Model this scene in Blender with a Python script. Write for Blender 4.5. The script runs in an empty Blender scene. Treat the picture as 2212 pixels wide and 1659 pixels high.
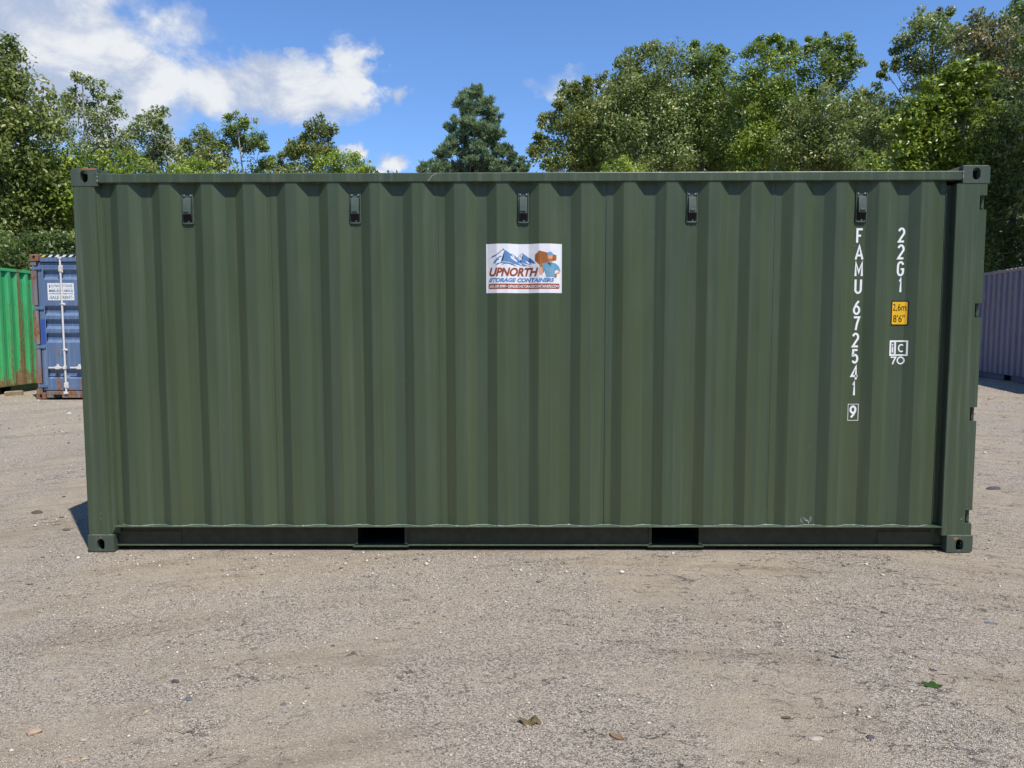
import bpy, bmesh, math, random
import numpy as np
from mathutils import Vector, Matrix, noise as mnoise

random.seed(7)
rng = np.random.default_rng(7)
S = bpy.context.scene
COL = S.collection

# ------------------------------------------------------------------ camera
CF, CX, CY, CZ, CPI, CYA, CRO = 1900.0, -0.06635, -5.099, 1.56693, -0.08027, -0.0083, -0.0018
def cam_axes():
    f = Vector((math.sin(CYA)*math.cos(CPI), math.cos(CYA)*math.cos(CPI), math.sin(CPI)))
    r = Vector((math.cos(CYA), -math.sin(CYA), 0.0)); u = r.cross(f)
    c, s = math.cos(CRO), math.sin(CRO)
    return c*r + s*u, -s*r + c*u, f
CR, CU, CFW = cam_axes()
CPOS = Vector((CX, CY, CZ))
cd = bpy.data.cameras.new('camera'); cam = bpy.data.objects.new('camera', cd); COL.objects.link(cam)
cd.sensor_width = 36; cd.lens = CF/2560*36; cd.clip_start = .05; cd.clip_end = 1200
m = Matrix.Identity(4)
for i in range(3):
    m[i][0] = CR[i]; m[i][1] = CU[i]; m[i][2] = -CFW[i]; m[i][3] = CPOS[i]
cam.matrix_world = m
S.camera = cam

# ------------------------------------------------------------------ light
SUN = Vector((.85, -1.19, 2.57)).normalized()
S.view_settings.view_transform = 'Standard'; S.view_settings.look = 'None'
S.view_settings.exposure = 0.14; S.view_settings.gamma = 1
S.view_settings.use_curve_mapping = False
sl = bpy.data.lights.new('sun', 'SUN'); sl.energy = 5.0; sl.angle = math.radians(.53); sl.color = (1, .955, .88)
so = bpy.data.objects.new('sun', sl); COL.objects.link(so)
so.rotation_euler = SUN.to_track_quat('Z', 'Y').to_euler(); so.location = (6, -9, 20)

W = bpy.data.worlds.new('World'); S.world = W; W.use_nodes = True
nt = W.node_tree; nt.nodes.clear()

class NB:
    """small node builder"""
    def __init__(s, nt): s.nt = nt; s.n = nt.nodes; s.l = nt.links
    def put(s, sock, v):
        if v is None: return
        if isinstance(v, bpy.types.NodeSocket): s.l.new(v, sock)
        else:
            if sock.type == 'RGBA' and len(v) == 3: v = (*v, 1)
            sock.default_value = v
    def M(s, op, a, b=None, c=None, clamp=False):
        n = s.n.new('ShaderNodeMath'); n.operation = op; n.use_clamp = clamp
        for i, v in enumerate((a, b, c)): s.put(n.inputs[i], v)
        return n.outputs[0]
    def V(s, op, a, b=None):
        n = s.n.new('ShaderNodeVectorMath'); n.operation = op
        s.put(n.inputs[0], a); s.put(n.inputs[1], b); return n.outputs[0]
    def noise(s, vec, scale, detail=4, rough=.55, dist=0.0, col=False):
        n = s.n.new('ShaderNodeTexNoise'); s.put(n.inputs['Vector'], vec)
        n.inputs['Scale'].default_value = scale; n.inputs['Detail'].default_value = detail
        n.inputs['Roughness'].default_value = rough; n.inputs['Distortion'].default_value = dist
        return n.outputs['Color' if col else 'Fac']
    def vor(s, vec, scale, feat='F1', rand=1.0):
        n = s.n.new('ShaderNodeTexVoronoi'); n.feature = feat; s.put(n.inputs['Vector'], vec)
        n.inputs['Scale'].default_value = scale; n.inputs['Randomness'].default_value = rand
        return n
    def mapv(s, vec, scale=(1, 1, 1), loc=(0, 0, 0), rot=(0, 0, 0)):
        n = s.n.new('ShaderNodeMapping'); s.put(n.inputs['Vector'], vec)
        n.inputs['Scale'].default_value = scale; n.inputs['Location'].default_value = loc
        n.inputs['Rotation'].default_value = rot; return n.outputs[0]
    def ramp(s, f, lo, hi, a=0.0, b=1.0):
        n = s.n.new('ShaderNodeMapRange'); n.interpolation_type = 'SMOOTHSTEP'
        s.put(n.inputs[0], f); n.inputs[1].default_value = lo; n.inputs[2].default_value = hi
        n.inputs[3].default_value = a; n.inputs[4].default_value = b; return n.outputs[0]
    def mix(s, f, a, b, mode='MIX'):
        n = s.n.new('ShaderNodeMix'); n.data_type = 'RGBA'; n.blend_type = mode
        s.put(n.inputs[0], f); s.put(n.inputs[6], a); s.put(n.inputs[7], b); return n.outputs[2]
    def sep(s, v):
        n = s.n.new('ShaderNodeSeparateXYZ'); s.put(n.inputs[0], v); return n.outputs
    def bump(s, h, strength=.3, dist=.01, normal=None):
        n = s.n.new('ShaderNodeBump'); s.put(n.inputs['Height'], h)
        n.inputs['Strength'].default_value = strength; n.inputs['Distance'].default_value = dist
        s.put(n.inputs['Normal'], normal); return n.outputs[0]

k = NB(nt)
sky = nt.nodes.new('ShaderNodeTexSky'); sky.sky_type = 'NISHITA'; sky.sun_disc = False
sky.sun_elevation = math.asin(SUN.z); sky.sun_rotation = math.atan2(SUN.x, SUN.y)
sky.air_density = 1.0; sky.dust_density = .05; sky.ozone_density = 6.0; sky.altitude = 50
bg1 = nt.nodes.new('ShaderNodeBackground'); bg1.inputs[1].default_value = .105
nt.links.new(k.mix(1.0, sky.outputs[0], (1.14, 1.33, 1.58), 'MULTIPLY'), bg1.inputs[0])
bg2 = nt.nodes.new('ShaderNodeBackground'); bg2.inputs[1].default_value = .82
tc = nt.nodes.new('ShaderNodeTexCoord'); d = tc.outputs['Generated']
dx, dy, dz = k.sep(d)
wn = k.noise(d, 9.0, 9, .62, 0.2, col=True)
wsep = k.sep(wn)
az = k.M('ADD', k.M('ARCTAN2', dx, dy), k.M('MULTIPLY', k.M('SUBTRACT', wsep[0], .5), .16))
el = k.M('ADD', k.M('ARCSINE', dz), k.M('MULTIPLY', k.M('SUBTRACT', wsep[1], .5), .10))
def sky_dir(px, py):
    v = CFW + CR*((px-1106)/1642) - CU*((py-829.5)/1642); v.normalize()
    return math.atan2(v.x, v.y), math.asin(v.z)
clouds = [(30, 90, 330, 150, .85), (140, 190, 240, 85, 1.0), (330, 170, 130, 80, 1.0), (480, 180, 170, 68, 1.0),
          (640, 195, 130, 62, .95), (748, 165, 55, 62, .9), (760, 205, 60, 40, .9), (745, 325, 42, 22, 1.0), (880, 356, 60, 24, .8),
          (372, 325, 26, 26, .9), (1275, 165, 130, 28, .30), (838, 222, 42, 24, .45), (-300, 60, 360, 200, 1.0), (-420, 300, 300, 90, .8),
          (820, 378, 50, 14, .9), (330, 55, 110, 50, .55), (560, 150, 60, 30, .6)]
mask = None
for (px, py, rx, ry, w) in clouds:
    a0, e0 = sky_dir(px, py)
    q = k.M('ADD', k.M('POWER', k.M('ABSOLUTE', k.M('DIVIDE', k.M('SUBTRACT', az, a0), rx/1642)), 2.0),
            k.M('POWER', k.M('ABSOLUTE', k.M('DIVIDE', k.M('SUBTRACT', el, e0), ry/1642)), 2.0))
    v = k.M('MULTIPLY', k.M('SUBTRACT', 1.3, k.M('SQRT', q)), w)
    mask = v if mask is None else k.M('MAXIMUM', mask, v)
# the rest of the sky (outside the view) carries the same kind of scattered cloud
gate = k.ramp(k.M('ABSOLUTE', k.M('ARCTAN2', dx, dy)), .8, 1.1)
gen = k.M('MULTIPLY', k.M('SUBTRACT', k.noise(k.mapv(d, (1, 1, 2.2), (3.1, 1.7, .4)), 2.2, 3, .5), .64), 5.0)
gen = k.M('MULTIPLY', gen, k.ramp(dz, .02, .1))
mask = k.M('ADD', mask, k.M('MULTIPLY', k.M('MINIMUM', k.M('SUBTRACT', mask, .12), 0.0), 3.0))
mask = k.M('MAXIMUM', mask, k.M('SUBTRACT', k.M('MULTIPLY', gen, gate), k.M('MULTIPLY', k.M('SUBTRACT', 1.0, gate), 4.0)))
fb = k.noise(k.mapv(d, (1, 1, 1.4)), 11.0, 12, .62, .3)
fine = k.noise(k.mapv(d, (1, 1, 1.4), (4, 2, 1)), 30.0, 8, .6)
dens = k.M('ADD', mask, k.M('MULTIPLY', k.M('SUBTRACT', fb, .5), 1.7))
dens = k.M('ADD', dens, k.M('MULTIPLY', k.M('SUBTRACT', fine, .5), .45))
alpha = k.ramp(dens, .05, .72, 0, .96)
shade = k.noise(k.mapv(d, (1, 1, 1.6), (.03, -.02, -.04)), 9.0, 8, .6, .4)
ccol = k.mix(k.ramp(k.M('ADD', shade, k.M('MULTIPLY', dens, .10)), .44, .66), (.52, .61, .80), (.96, .98, 1.0))
nt.links.new(ccol, bg2.inputs[0])
mx = nt.nodes.new('ShaderNodeMixShader'); nt.links.new(alpha, mx.inputs[0])
nt.links.new(bg1.outputs[0], mx.inputs[1]); nt.links.new(bg2.outputs[0], mx.inputs[2])
wo = nt.nodes.new('ShaderNodeOutputWorld'); nt.links.new(mx.outputs[0], wo.inputs[0])

S.cycles.max_bounces = 6; S.cycles.diffuse_bounces = 3; S.cycles.transparent_max_bounces = 4

# ------------------------------------------------------------------ helpers
def tag(o, label=None, cat=None, group=None, kind=None):
    if label: o['label'] = label
    if cat: o['category'] = cat
    if group: o['group'] = group
    if kind: o['kind'] = kind
    return o
def empty(name, loc, rz=0.0):
    o = bpy.data.objects.new(name, None); COL.objects.link(o)
    o.location = loc; o.rotation_euler = (0, 0, rz); o.empty_display_size = .3; return o
def link(name, me, mat=None, parent=None):
    o = bpy.data.objects.new(name, me); COL.objects.link(o)
    if mat is not None and not me.materials: me.materials.append(mat)
    if parent: o.parent = parent
    return o
def bm_mesh(bm, name='mesh', smooth=False):
    bmesh.ops.recalc_face_normals(bm, faces=bm.faces)
    me = bpy.data.meshes.new(name)
    if smooth:
        for f in bm.faces: f.smooth = True
    bm.to_mesh(me); bm.free(); return me
def link_islands(name, bm, mat=None, parent=None):
    """every loose piece of the mesh becomes an object of its own"""
    bm.verts.index_update(); seen = set(); out = []
    for v in bm.verts:
        if v in seen: continue
        st = [v]; seen.add(v); grp = []
        while st:
            q = st.pop(); grp.append(q)
            for e in q.link_edges:
                w = e.other_vert(q)
                if w not in seen: seen.add(w); st.append(w)
        b = bmesh.new(); mp = {q: b.verts.new(q.co) for q in grp}
        for f in {f for q in grp for f in q.link_faces}: b.faces.new([mp[q] for q in f.verts])
        out.append(link(name, bm_mesh(b), mat, parent))
    bm.free(); return out
def box(bm, x0, x1, y0, y1, z0, z1, bev=0.0):
    vs = [bm.verts.new((x, y, z)) for x in (x0, x1) for y in (y0, y1) for z in (z0, z1)]
    fs = [bm.faces.new([vs[i] for i in q]) for q in ((0, 1, 3, 2), (4, 6, 7, 5), (0, 4, 5, 1), (2, 3, 7, 6), (0, 2, 6, 4), (1, 5, 7, 3))]
    if bev:
        es = {e for f in fs for e in f.edges}
        bmesh.ops.bevel(bm, geom=list(es), offset=bev, segments=2, affect='EDGES', profile=.5)
def poly_prism(bm, pts, axis, a, b, caps=True):
    """closed 2D outline extruded along an axis ('x','y','z') from a to b"""
    def P(p, t):
        return {'x': (t, p[0], p[1]), 'y': (p[0], t, p[1]), 'z': (p[0], p[1], t)}[axis]
    A = [bm.verts.new(P(p, a)) for p in pts]; B = [bm.verts.new(P(p, b)) for p in pts]
    n = len(pts)
    if caps: fa = bm.faces.new(A); fb_ = bm.faces.new(B[::-1])
    for i in range(n): bm.faces.new((A[i], B[i], B[(i+1) % n], A[(i+1) % n]))
    if caps: bmesh.ops.triangulate(bm, faces=[fa, fb_])
def thick(pts, t):
    """open polyline -> closed outline of thickness t (to the left of travel)"""
    P = [Vector((p[0], p[1])) for p in pts]; off = []
    for i, p in enumerate(P):
        ns = []
        if i > 0: e = (P[i]-P[i-1]).normalized(); ns.append(Vector((-e.y, e.x)))
        if i < len(P)-1: e = (P[i+1]-P[i]).normalized(); ns.append(Vector((-e.y, e.x)))
        n = sum(ns, Vector((0, 0))); n.normalize()
        c = max(.4, n.dot(ns[0])); off.append(p + n*(t/c))
    return [tuple(p) for p in P] + [tuple(p) for p in off[::-1]]
def tube(bm, pts, rad, seg=8, cap=True):
    """tube through points with one radius per point"""
    P = [Vector(p) for p in pts]
    if not hasattr(rad, '__len__'): rad = [rad]*len(P)
    rings = []; up = Vector((.13, .21, .97))
    for i, p in enumerate(P):
        t = (P[min(i+1, len(P)-1)] - P[max(i-1, 0)]).normalized()
        a = t.cross(up)
        if a.length < .1: a = t.cross(Vector((1, 0, 0)))
        a.normalize(); b = t.cross(a)
        rings.append([bm.verts.new(p + (a*math.cos(2*math.pi*j/seg) + b*math.sin(2*math.pi*j/seg))*rad[i]) for j in range(seg)])
    for i in range(len(P)-1):
        for j in range(seg):
            bm.faces.new((rings[i][j], rings[i][(j+1) % seg], rings[i+1][(j+1) % seg], rings[i+1][j]))
    if cap:
        bm.faces.new(rings[0][::-1]); bm.faces.new(rings[-1])

def new_mat(name):
    mt = bpy.data.materials.new(name); mt.use_nodes = True
    kb = NB(mt.node_tree); p = mt.node_tree.nodes['Principled BSDF']
    return mt, kb, p
def plain(name, col, rough=.6, metal=0.0, bumpy=0.0):
    mt, kb, p = new_mat(name)
    t = kb.n.new('ShaderNodeTexCoord').outputs['Object']
    n = kb.noise(t, 14, 5)
    c2 = tuple(x*.72 for x in col)
    kb.put(p.inputs['Base Color'], kb.mix(kb.ramp(n, .35, .65), c2, col))
    p.inputs['Roughness'].default_value = rough; p.inputs['Metallic'].default_value = metal
    if bumpy: kb.put(p.inputs['Normal'], kb.bump(n, bumpy, .005))
    return mt
def flat(name, col, rough=.5):
    """print / vinyl: one even colour, faint mottling"""
    mt, kb, p = new_mat(name)
    t = kb.n.new('ShaderNodeTexCoord').outputs['Object']
    n = kb.noise(t, 30, 3)
    kb.put(p.inputs['Base Color'], kb.mix(kb.ramp(n, .3, .7), tuple(x*.94 for x in col), col))
    p.inputs['Roughness'].default_value = rough; return mt

def paint(name, base, light, rust=0.0, rough=.42, streak=.5, band=None, dirt=None, rust_low=0.0, chips=0.0, wave=.35, refl_tone=None, ridge=None):
    """container paint: vertical run streaks, faint scratches, dirt specks, rust where the thing has it"""
    mt, kb, p = new_mat(name)
    t = kb.n.new('ShaderNodeTexCoord').outputs['Object']
    x, y, z = kb.sep(t)
    st = kb.noise(kb.mapv(t, (9, 9, .22)), 3.0, 6, .6)
    st2 = kb.noise(kb.mapv(t, (60, 60, .5), (3, 1, 0)), 2.0, 4, .6)
    big = kb.noise(kb.mapv(t, (1.3, 1.3, .7), (1, 5, 2)), 1.6, 3)
    c = kb.mix(kb.M('MULTIPLY', kb.ramp(st, .45, .75), streak), base, light)
    c = kb.mix(kb.M('MULTIPLY', kb.ramp(st2, .56, .74), streak*.55), c, light)
    c = kb.mix(kb.M('MULTIPLY', kb.ramp(big, .4, .7), .22), c, tuple(v*.8 for v in base))
    hue = kb.noise(kb.mapv(t, (7, 7, .12), (5, 0, 3)), 1.7, 3, .6)  # olive and blue-grey bands: facet reflections painted into the base colour
    if refl_tone: c = kb.mix(kb.M('MULTIPLY', kb.ramp(hue, .5, .66), .45), c, refl_tone[0]); c = kb.mix(kb.M('MULTIPLY', kb.ramp(hue, .5, .36), .45), c, refl_tone[1])
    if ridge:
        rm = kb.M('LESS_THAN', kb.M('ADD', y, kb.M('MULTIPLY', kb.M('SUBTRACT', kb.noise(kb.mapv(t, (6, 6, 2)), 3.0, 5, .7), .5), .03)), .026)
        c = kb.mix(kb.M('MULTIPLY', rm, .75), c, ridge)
    # thin pale scratches and specks
    sc = kb.noise(kb.mapv(t, (150, 150, 5), (7, 2, 1)), 1.0, 2, .5)
    c = kb.mix(kb.M('MULTIPLY', kb.ramp(sc, .76, .80), .35), c, tuple(min(1, v*2.6+.06) for v in base))
    sp = kb.noise(t, 95, 2, .5)
    c = kb.mix(kb.M('MULTIPLY', kb.ramp(sp, .775, .80), .6), c, (.42, .44, .40))
    if dirt:
        dn = kb.noise(kb.mapv(t, (5, 5, 1.2), (2, 2, 9)), 2.0, 8, .65)
        c = kb.mix(kb.M('MULTIPLY', kb.ramp(dn, .48, .68), dirt[1]), c, dirt[0])
    rmask = None
    if rust or rust_low or band:
        rn = kb.noise(kb.mapv(t, (4.5, 4.5, 1.1), (11, 3, 5)), 1.8, 9, .68)
        low = kb.M('MULTIPLY', kb.M('SUBTRACT', 1.0, kb.ramp(z, .1, .9)), rust_low)
        rmask = kb.ramp(kb.M('ADD', kb.M('ADD', rn, rust*.25), low), .66, .72)
        if band:
            for (bx, bw, zz) in band:
                wob = kb.M('MULTIPLY', kb.M('SUBTRACT', kb.noise(kb.mapv(t, (0, 0, 3)), 2.0, 6, .7), .5), .05)
                b = kb.M('SUBTRACT', 1.0, kb.ramp(kb.M('ABSOLUTE', kb.M('ADD', kb.M('SUBTRACT', x, bx), wob)), bw*.35, bw))
                b = kb.M('MULTIPLY', b, kb.ramp(kb.M('ADD', kb.noise(kb.mapv(t, (12, 12, 4)), 2.0, 6, .7), kb.M('MULTIPLY', kb.M('SUBTRACT', zz, z), .10)), .38, .50))
                rmask = kb.M('MAXIMUM', rmask, b)
        rc = kb.mix(kb.ramp(kb.noise(t, 26, 6, .7), .35, .65), (.16, .055, .022), (.33, .16, .08))
        c = kb.mix(kb.M('MULTIPLY', rmask, .9), c, rc)
    kb.put(p.inputs['Base Color'], c)
    rr = kb.ramp(kb.noise(kb.mapv(t, (3, 3, .6)), 4.0, 4), .3, .7, rough-.06, rough+.1)
    if rmask is not None: rr = kb.M('MAXIMUM', rr, kb.M('MULTIPLY', rmask, .85))
    kb.put(p.inputs['Roughness'], rr)
    p.inputs['Specular IOR Level'].default_value = .5
    h = kb.M('ADD', kb.M('MULTIPLY', kb.noise(kb.mapv(t, (2.2, 2.2, .6)), 2.0, 2), 1.0), kb.M('MULTIPLY', kb.noise(t, 240, 2), .02))
    kb.put(p.inputs['Normal'], kb.bump(h, wave, .012))
    return mt

M_green = paint('dark_green_container_paint', (.056, .082, .044), (.104, .130, .086), streak=.36, wave=.16, rough=.38, refl_tone=((.064, .085, .038), (.046, .071, .051)))
M_greenpost = paint('dark_green_frame_paint', (.056, .082, .047), (.125, .150, .112), streak=.7, wave=.16, rough=.38, refl_tone=((.056, .077, .036), (.044, .066, .046)))
M_cast = paint('dark_green_casting_paint', (.060, .083, .060), (.12, .13, .11), rust=.02, streak=.5, rough=.5)
M_under = plain('underframe_black', (.022, .024, .022), .7)
M_web = plain('dark_rail_web', (.056, .062, .040), .7)  # duller, slightly darker tone for the bottom rail web
M_weld = plain('pale_weld_seam', (.20, .235, .205), .45)
M_blue = paint('faded_blue_paint', (.095, .155, .28), (.22, .29, .40), rust=.15, rough=.6, streak=.7, dirt=((.12, .16, .24), .6), rust_low=.10)
M_bluefresh = paint('fresh_blue_paint', (.035, .09, .36), (.05, .12, .42), rough=.4, streak=.2)
M_rustcast = paint('rusty_frame_steel', (.19, .10, .065), (.30, .19, .13), rust=.75, rough=.8, streak=.6)
M_rustpost = paint('rust_worn_blue_post', (.17, .15, .16), (.33, .31, .31), rust=.7, rough=.7, streak=.8)
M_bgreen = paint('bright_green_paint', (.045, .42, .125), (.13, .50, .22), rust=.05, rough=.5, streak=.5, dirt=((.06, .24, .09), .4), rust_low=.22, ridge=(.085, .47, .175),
                 band=[(1.50, .05, 2.6), (1.62, .09, .9), (1.86, .10, .6), (1.2, .05, .2)])
M_dkgreen = paint('deep_green_rail_paint', (.012, .07, .02), (.03, .11, .035), rust=.1, rough=.5, streak=.3)
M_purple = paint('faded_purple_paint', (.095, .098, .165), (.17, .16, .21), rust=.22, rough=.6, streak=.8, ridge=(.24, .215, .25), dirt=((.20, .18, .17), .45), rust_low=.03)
M_purplerail = paint('purple_rail_paint', (.085, .095, .17), (.16, .16, .22), rust=.35, rough=.6, streak=.6)
M_roofworn = plain('worn_roof_steel', (.30, .26, .25), .7)
M_white = paint('white_rod_paint', (.66, .63, .60), (.74, .72, .70), rust=.12, rough=.5, streak=.4)
M_gasket = plain('black_gasket', (.02, .02, .02), .8)
M_vent = plain('green_vent_plastic', (.085, .115, .090), .38)
M_ventdark = plain('dark_vent_grille', (.012, .013, .013), .6)
M_bolt = plain('galvanised_bolt', (.5, .52, .5), .4, .6)
M_vinyl = flat('white_vinyl', (.80, .81, .86), .35)
M_letter = flat('white_letter_vinyl', (.86, .88, .88), .45)

# ------------------------------------------------------------------ container geometry
L, WD, H = 6.058, 2.438, 2.591
HX = L/2
PITCH = .2802; X0 = -2.833
def corr_polyline(n_rec=21, x_first=X0, pitch=PITCH, left=-2.868, right=2.772, y_out=.012, y_in=.048):
    hi, sl_, r = .035, .0691, .0035
    pts = [(left, y_in)]
    sy = (y_in-y_out)/sl_
    for i in range(n_rec):
        c = x_first + i*pitch
        if i > 0:
            a = c-hi-sl_; b = c-hi
            pts += [(a-r, y_out), (a+r*.7, y_out+sy*r*.5), (b-r*.7, y_in-sy*r*.5), (b+r, y_in)]
        if i < n_rec-1:
            a = c+hi; b = c+hi+sl_
            pts += [(a-r, y_in), (a+r*.7, y_in-sy*r*.5), (b-r*.7, y_out+sy*r*.5), (b+r, y_out)]
    pts.append((right, y_in))
    return pts
PROF = corr_polyline()
PX = np.array([p[0] for p in PROF]); PY = np.array([p[1] for p in PROF])
def prof(x): return float(np.interp(x, PX, PY))

def rot_back(bm):
    bmesh.ops.rotate(bm, verts=bm.verts, cent=(0, WD/2, 0), matrix=Matrix.Rotation(math.pi, 3, 'Z'))

def bool_mesh(bm_a, cutters):
    """boolean difference of several cutter meshes, evaluated and returned as a mesh"""
    a = bpy.data.objects.new('tmp_a', bm_mesh(bm_a)); COL.objects.link(a)
    cs = []
    for c in cutters:
        o = bpy.data.objects.new('tmp_c', bm_mesh(c)); COL.objects.link(o); cs.append(o)
        md = a.modifiers.new('b', 'BOOLEAN'); md.operation = 'DIFFERENCE'; md.object = o; md.solver = 'EXACT'
    dg = bpy.context.evaluated_depsgraph_get(); dg.update()
    me = bpy.data.meshes.new_from_object(a.evaluated_get(dg))
    for o in cs + [a]:
        bpy.data.objects.remove(o, do_unlink=True)
    return me
def oval_pts(cx, cz, w, h, n=8):
    r = w/2; pts = []
    for i in range(n+1): a = math.pi*i/n; pts.append((cx + r*math.cos(a), cz + h/2-r + r*math.sin(a)))
    for i in range(n+1): a = math.pi + math.pi*i/n; pts.append((cx + r*math.cos(a), cz - h/2+r + r*math.sin(a)))
    return pts
def casting_mesh(top):
    """corner casting for the -x / front corner; local origin at its outer, front, bottom corner"""
    bm = bmesh.new(); box(bm, 0, .178, 0, .162, 0, .118)
    zz = .118 if top else 0
    big = [e for e in bm.edges if all(abs(v.co.x) < 1e-6 and abs(v.co.z-zz) < 1e-6 for v in e.verts)]
    bmesh.ops.bevel(bm, geom=big, offset=.020, segments=4, affect='EDGES', profile=.5)
    es = [e for e in bm.edges if e.is_valid and len(e.link_faces) == 2 and e.calc_face_angle(0) > .9]
    bmesh.ops.bevel(bm, geom=es, offset=.0035, segments=2, affect='EDGES', profile=.5)
    cav = bmesh.new(); box(cav, .026, .150, .026, .14, .022, .098)
    c1 = bmesh.new(); poly_prism(c1, oval_pts(.0905, .064 if top else .052, .051, .080), 'y', -.02, .05)
    c2 = bmesh.new(); poly_prism(c2, oval_pts(.08, .059, .051, .078), 'x', -.02, .05)
    c3 = bmesh.new(); poly_prism(c3, oval_pts(.085, .08, .06, .110), 'z', *((.07, .14) if top else (-.02, .05)))
    return bool_mesh(bm, [cav, c1, c2, c3])
CAST = {t: casting_mesh(t) for t in (True, False)}
def mirrored(me, sx, sy):
    m2 = me.copy()
    n = len(m2.vertices); co = np.empty(n*3, np.float32); m2.vertices.foreach_get('co', co)
    co = co.reshape(-1, 3); co[:, 0] *= sx; co[:, 1] *= sy
    m2.vertices.foreach_set('co', co.ravel())
    if sx*sy < 0: m2.flip_normals()
    m2.update(); return m2
CASTM = {(t, sx, sy): mirrored(CAST[t], sx, sy) for t in (True, False) for sx in (1, -1) for sy in (1, -1)}

def weld_path(bm, pts, r=.004, step=.012, jit=.35):
    """irregular bead of weld along a path"""
    out = []
    for a, b in zip(pts[:-1], pts[1:]):
        a = Vector(a); b = Vector(b); n = max(1, int((b-a).length/step))
        for i in range(n): out.append(a.lerp(b, i/n))
    out.append(Vector(pts[-1]))
    rr = [r*(1+random.uniform(-jit, jit)) * (2.0 if random.random() < .03 else 1) for _ in out]
    tube(bm, out, rr, 5)

NOTCH = (2.351, 1.645, .949, .246)
def side_parts(root, mt, frame_mt, rail_mt, back=False, weld=None, web_mt=None):
    """long side: five welded corrugated sheets, top rail, bottom rail with pocket openings"""
    # sheets meet in recess 5, 9, 13, 17
    web_mt = web_mt or rail_mt
    cuts = [-2.868] + [X0 + PITCH*i for i in (4, 8, 12, 16)] + [2.772]
    zs = [.1785, .5, 1.0, 1.6, 2.1, 2.497]
    for i in range(5):
        a, b = cuts[i]-(.008 if i else 0), cuts[i+1]+(.0 if i < 4 else 0)
        xs = [a] + [p[0] for p in PROF if a+1e-4 < p[0] < b-1e-4] + [b]
        bm = bmesh.new(); o = -.0022 if i % 2 else 0.0
        F = [[bm.verts.new((x, prof(x)+o, z)) for x in xs] for z in zs]
        Bk = [[bm.verts.new((x, prof(x)+o+.002, z)) for x in xs] for z in (zs[0], zs[-1])]
        n = len(xs)
        for r in range(len(zs)-1):
            for j in range(n-1): bm.faces.new((F[r][j], F[r][j+1], F[r+1][j+1], F[r+1][j]))
        for j in range(n-1): bm.faces.new((Bk[0][j], Bk[1][j], Bk[1][j+1], Bk[0][j+1]))
        if back: rot_back(bm)
        link('side_panel', bm_mesh(bm), mt, root)
    bm = bmesh.new(); box(bm, -2.851, 2.851, .004, .064, 2.496, 2.556, .005)
    if back: rot_back(bm)
    link('top_rail', bm_mesh(bm), frame_mt, root)
    # bottom rail: channel open to the outside, web set back, pocket openings at .845..1.19
    bm = bmesh.new()
    box(bm, -2.851, 2.851, .002, .085, .172, .178, .0015)
    if back: rot_back(bm)
    link('bottom_rail', bm_mesh(bm), rail_mt, root)
    bm = bmesh.new(); wb = bmesh.new()
    for a, b in ((-2.851, -1.20), (-.835, .835), (1.20, 2.851)):
        box(wb, a, b, .070, .076, .038, .1715)
        box(bm, a, b, .046, .0765, .030, .0375, .001)
    for s in (-1, 1):
        a, b = sorted((s*.825, s*1.21))
        box(bm, a, b, .038, .0765, .0235, .0295, .001)       # strap under the pocket
        for xx in (s*.845, s*1.19): box(wb, xx-.010, xx+.010, .060, .0695, .0375, .1715)
    for a, b in ((-2.84, -2.41), (2.41, 2.84)):             # stiffening plates at the rail ends
        box(wb, a, b, .064, .0697, .040, .128)
    if back: rot_back(bm); rot_back(wb)
    link_islands('rail_flange', bm, rail_mt, root)
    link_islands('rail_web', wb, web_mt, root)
    if weld:
        bm = bmesh.new()
        weld_path(bm, [(x, prof(x)-.003, .180) for x in PX if -2.86 < x < 2.77], .0035)
        for s in (-1, 1): weld_path(bm, [(s*2.853, .003, 2.497), (s*2.853, .003, 2.556)], .0045, .007, .6)
        for sx in (-1, 1): weld_path(bm, [(sx*3.015, .004, .119), (sx*2.86, .004, .119)], .0025, .02)
        if back: rot_back(bm)
        link('weld_seam', bm_mesh(bm, smooth=True), weld, root)
        bm = bmesh.new()   # seam beads between sheets
        for c in cuts[1:-1]:
            weld_path(bm, [(c-.008, prof(c-.008)-.0025, .182), (c-.008, prof(c-.008)-.0025, 2.49)], .0016, .05)
        weld_path(bm, [(-2.836, .046, .182), (-2.836, .046, 2.43)], .0014, .05)
        weld_path(bm, [(2.771, .046, .182), (2.771, .046, 2.43)], .0022, .03)
        if back: rot_back(bm)
        link('sheet_seam', bm_mesh(bm, smooth=True), mt, root)

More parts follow.
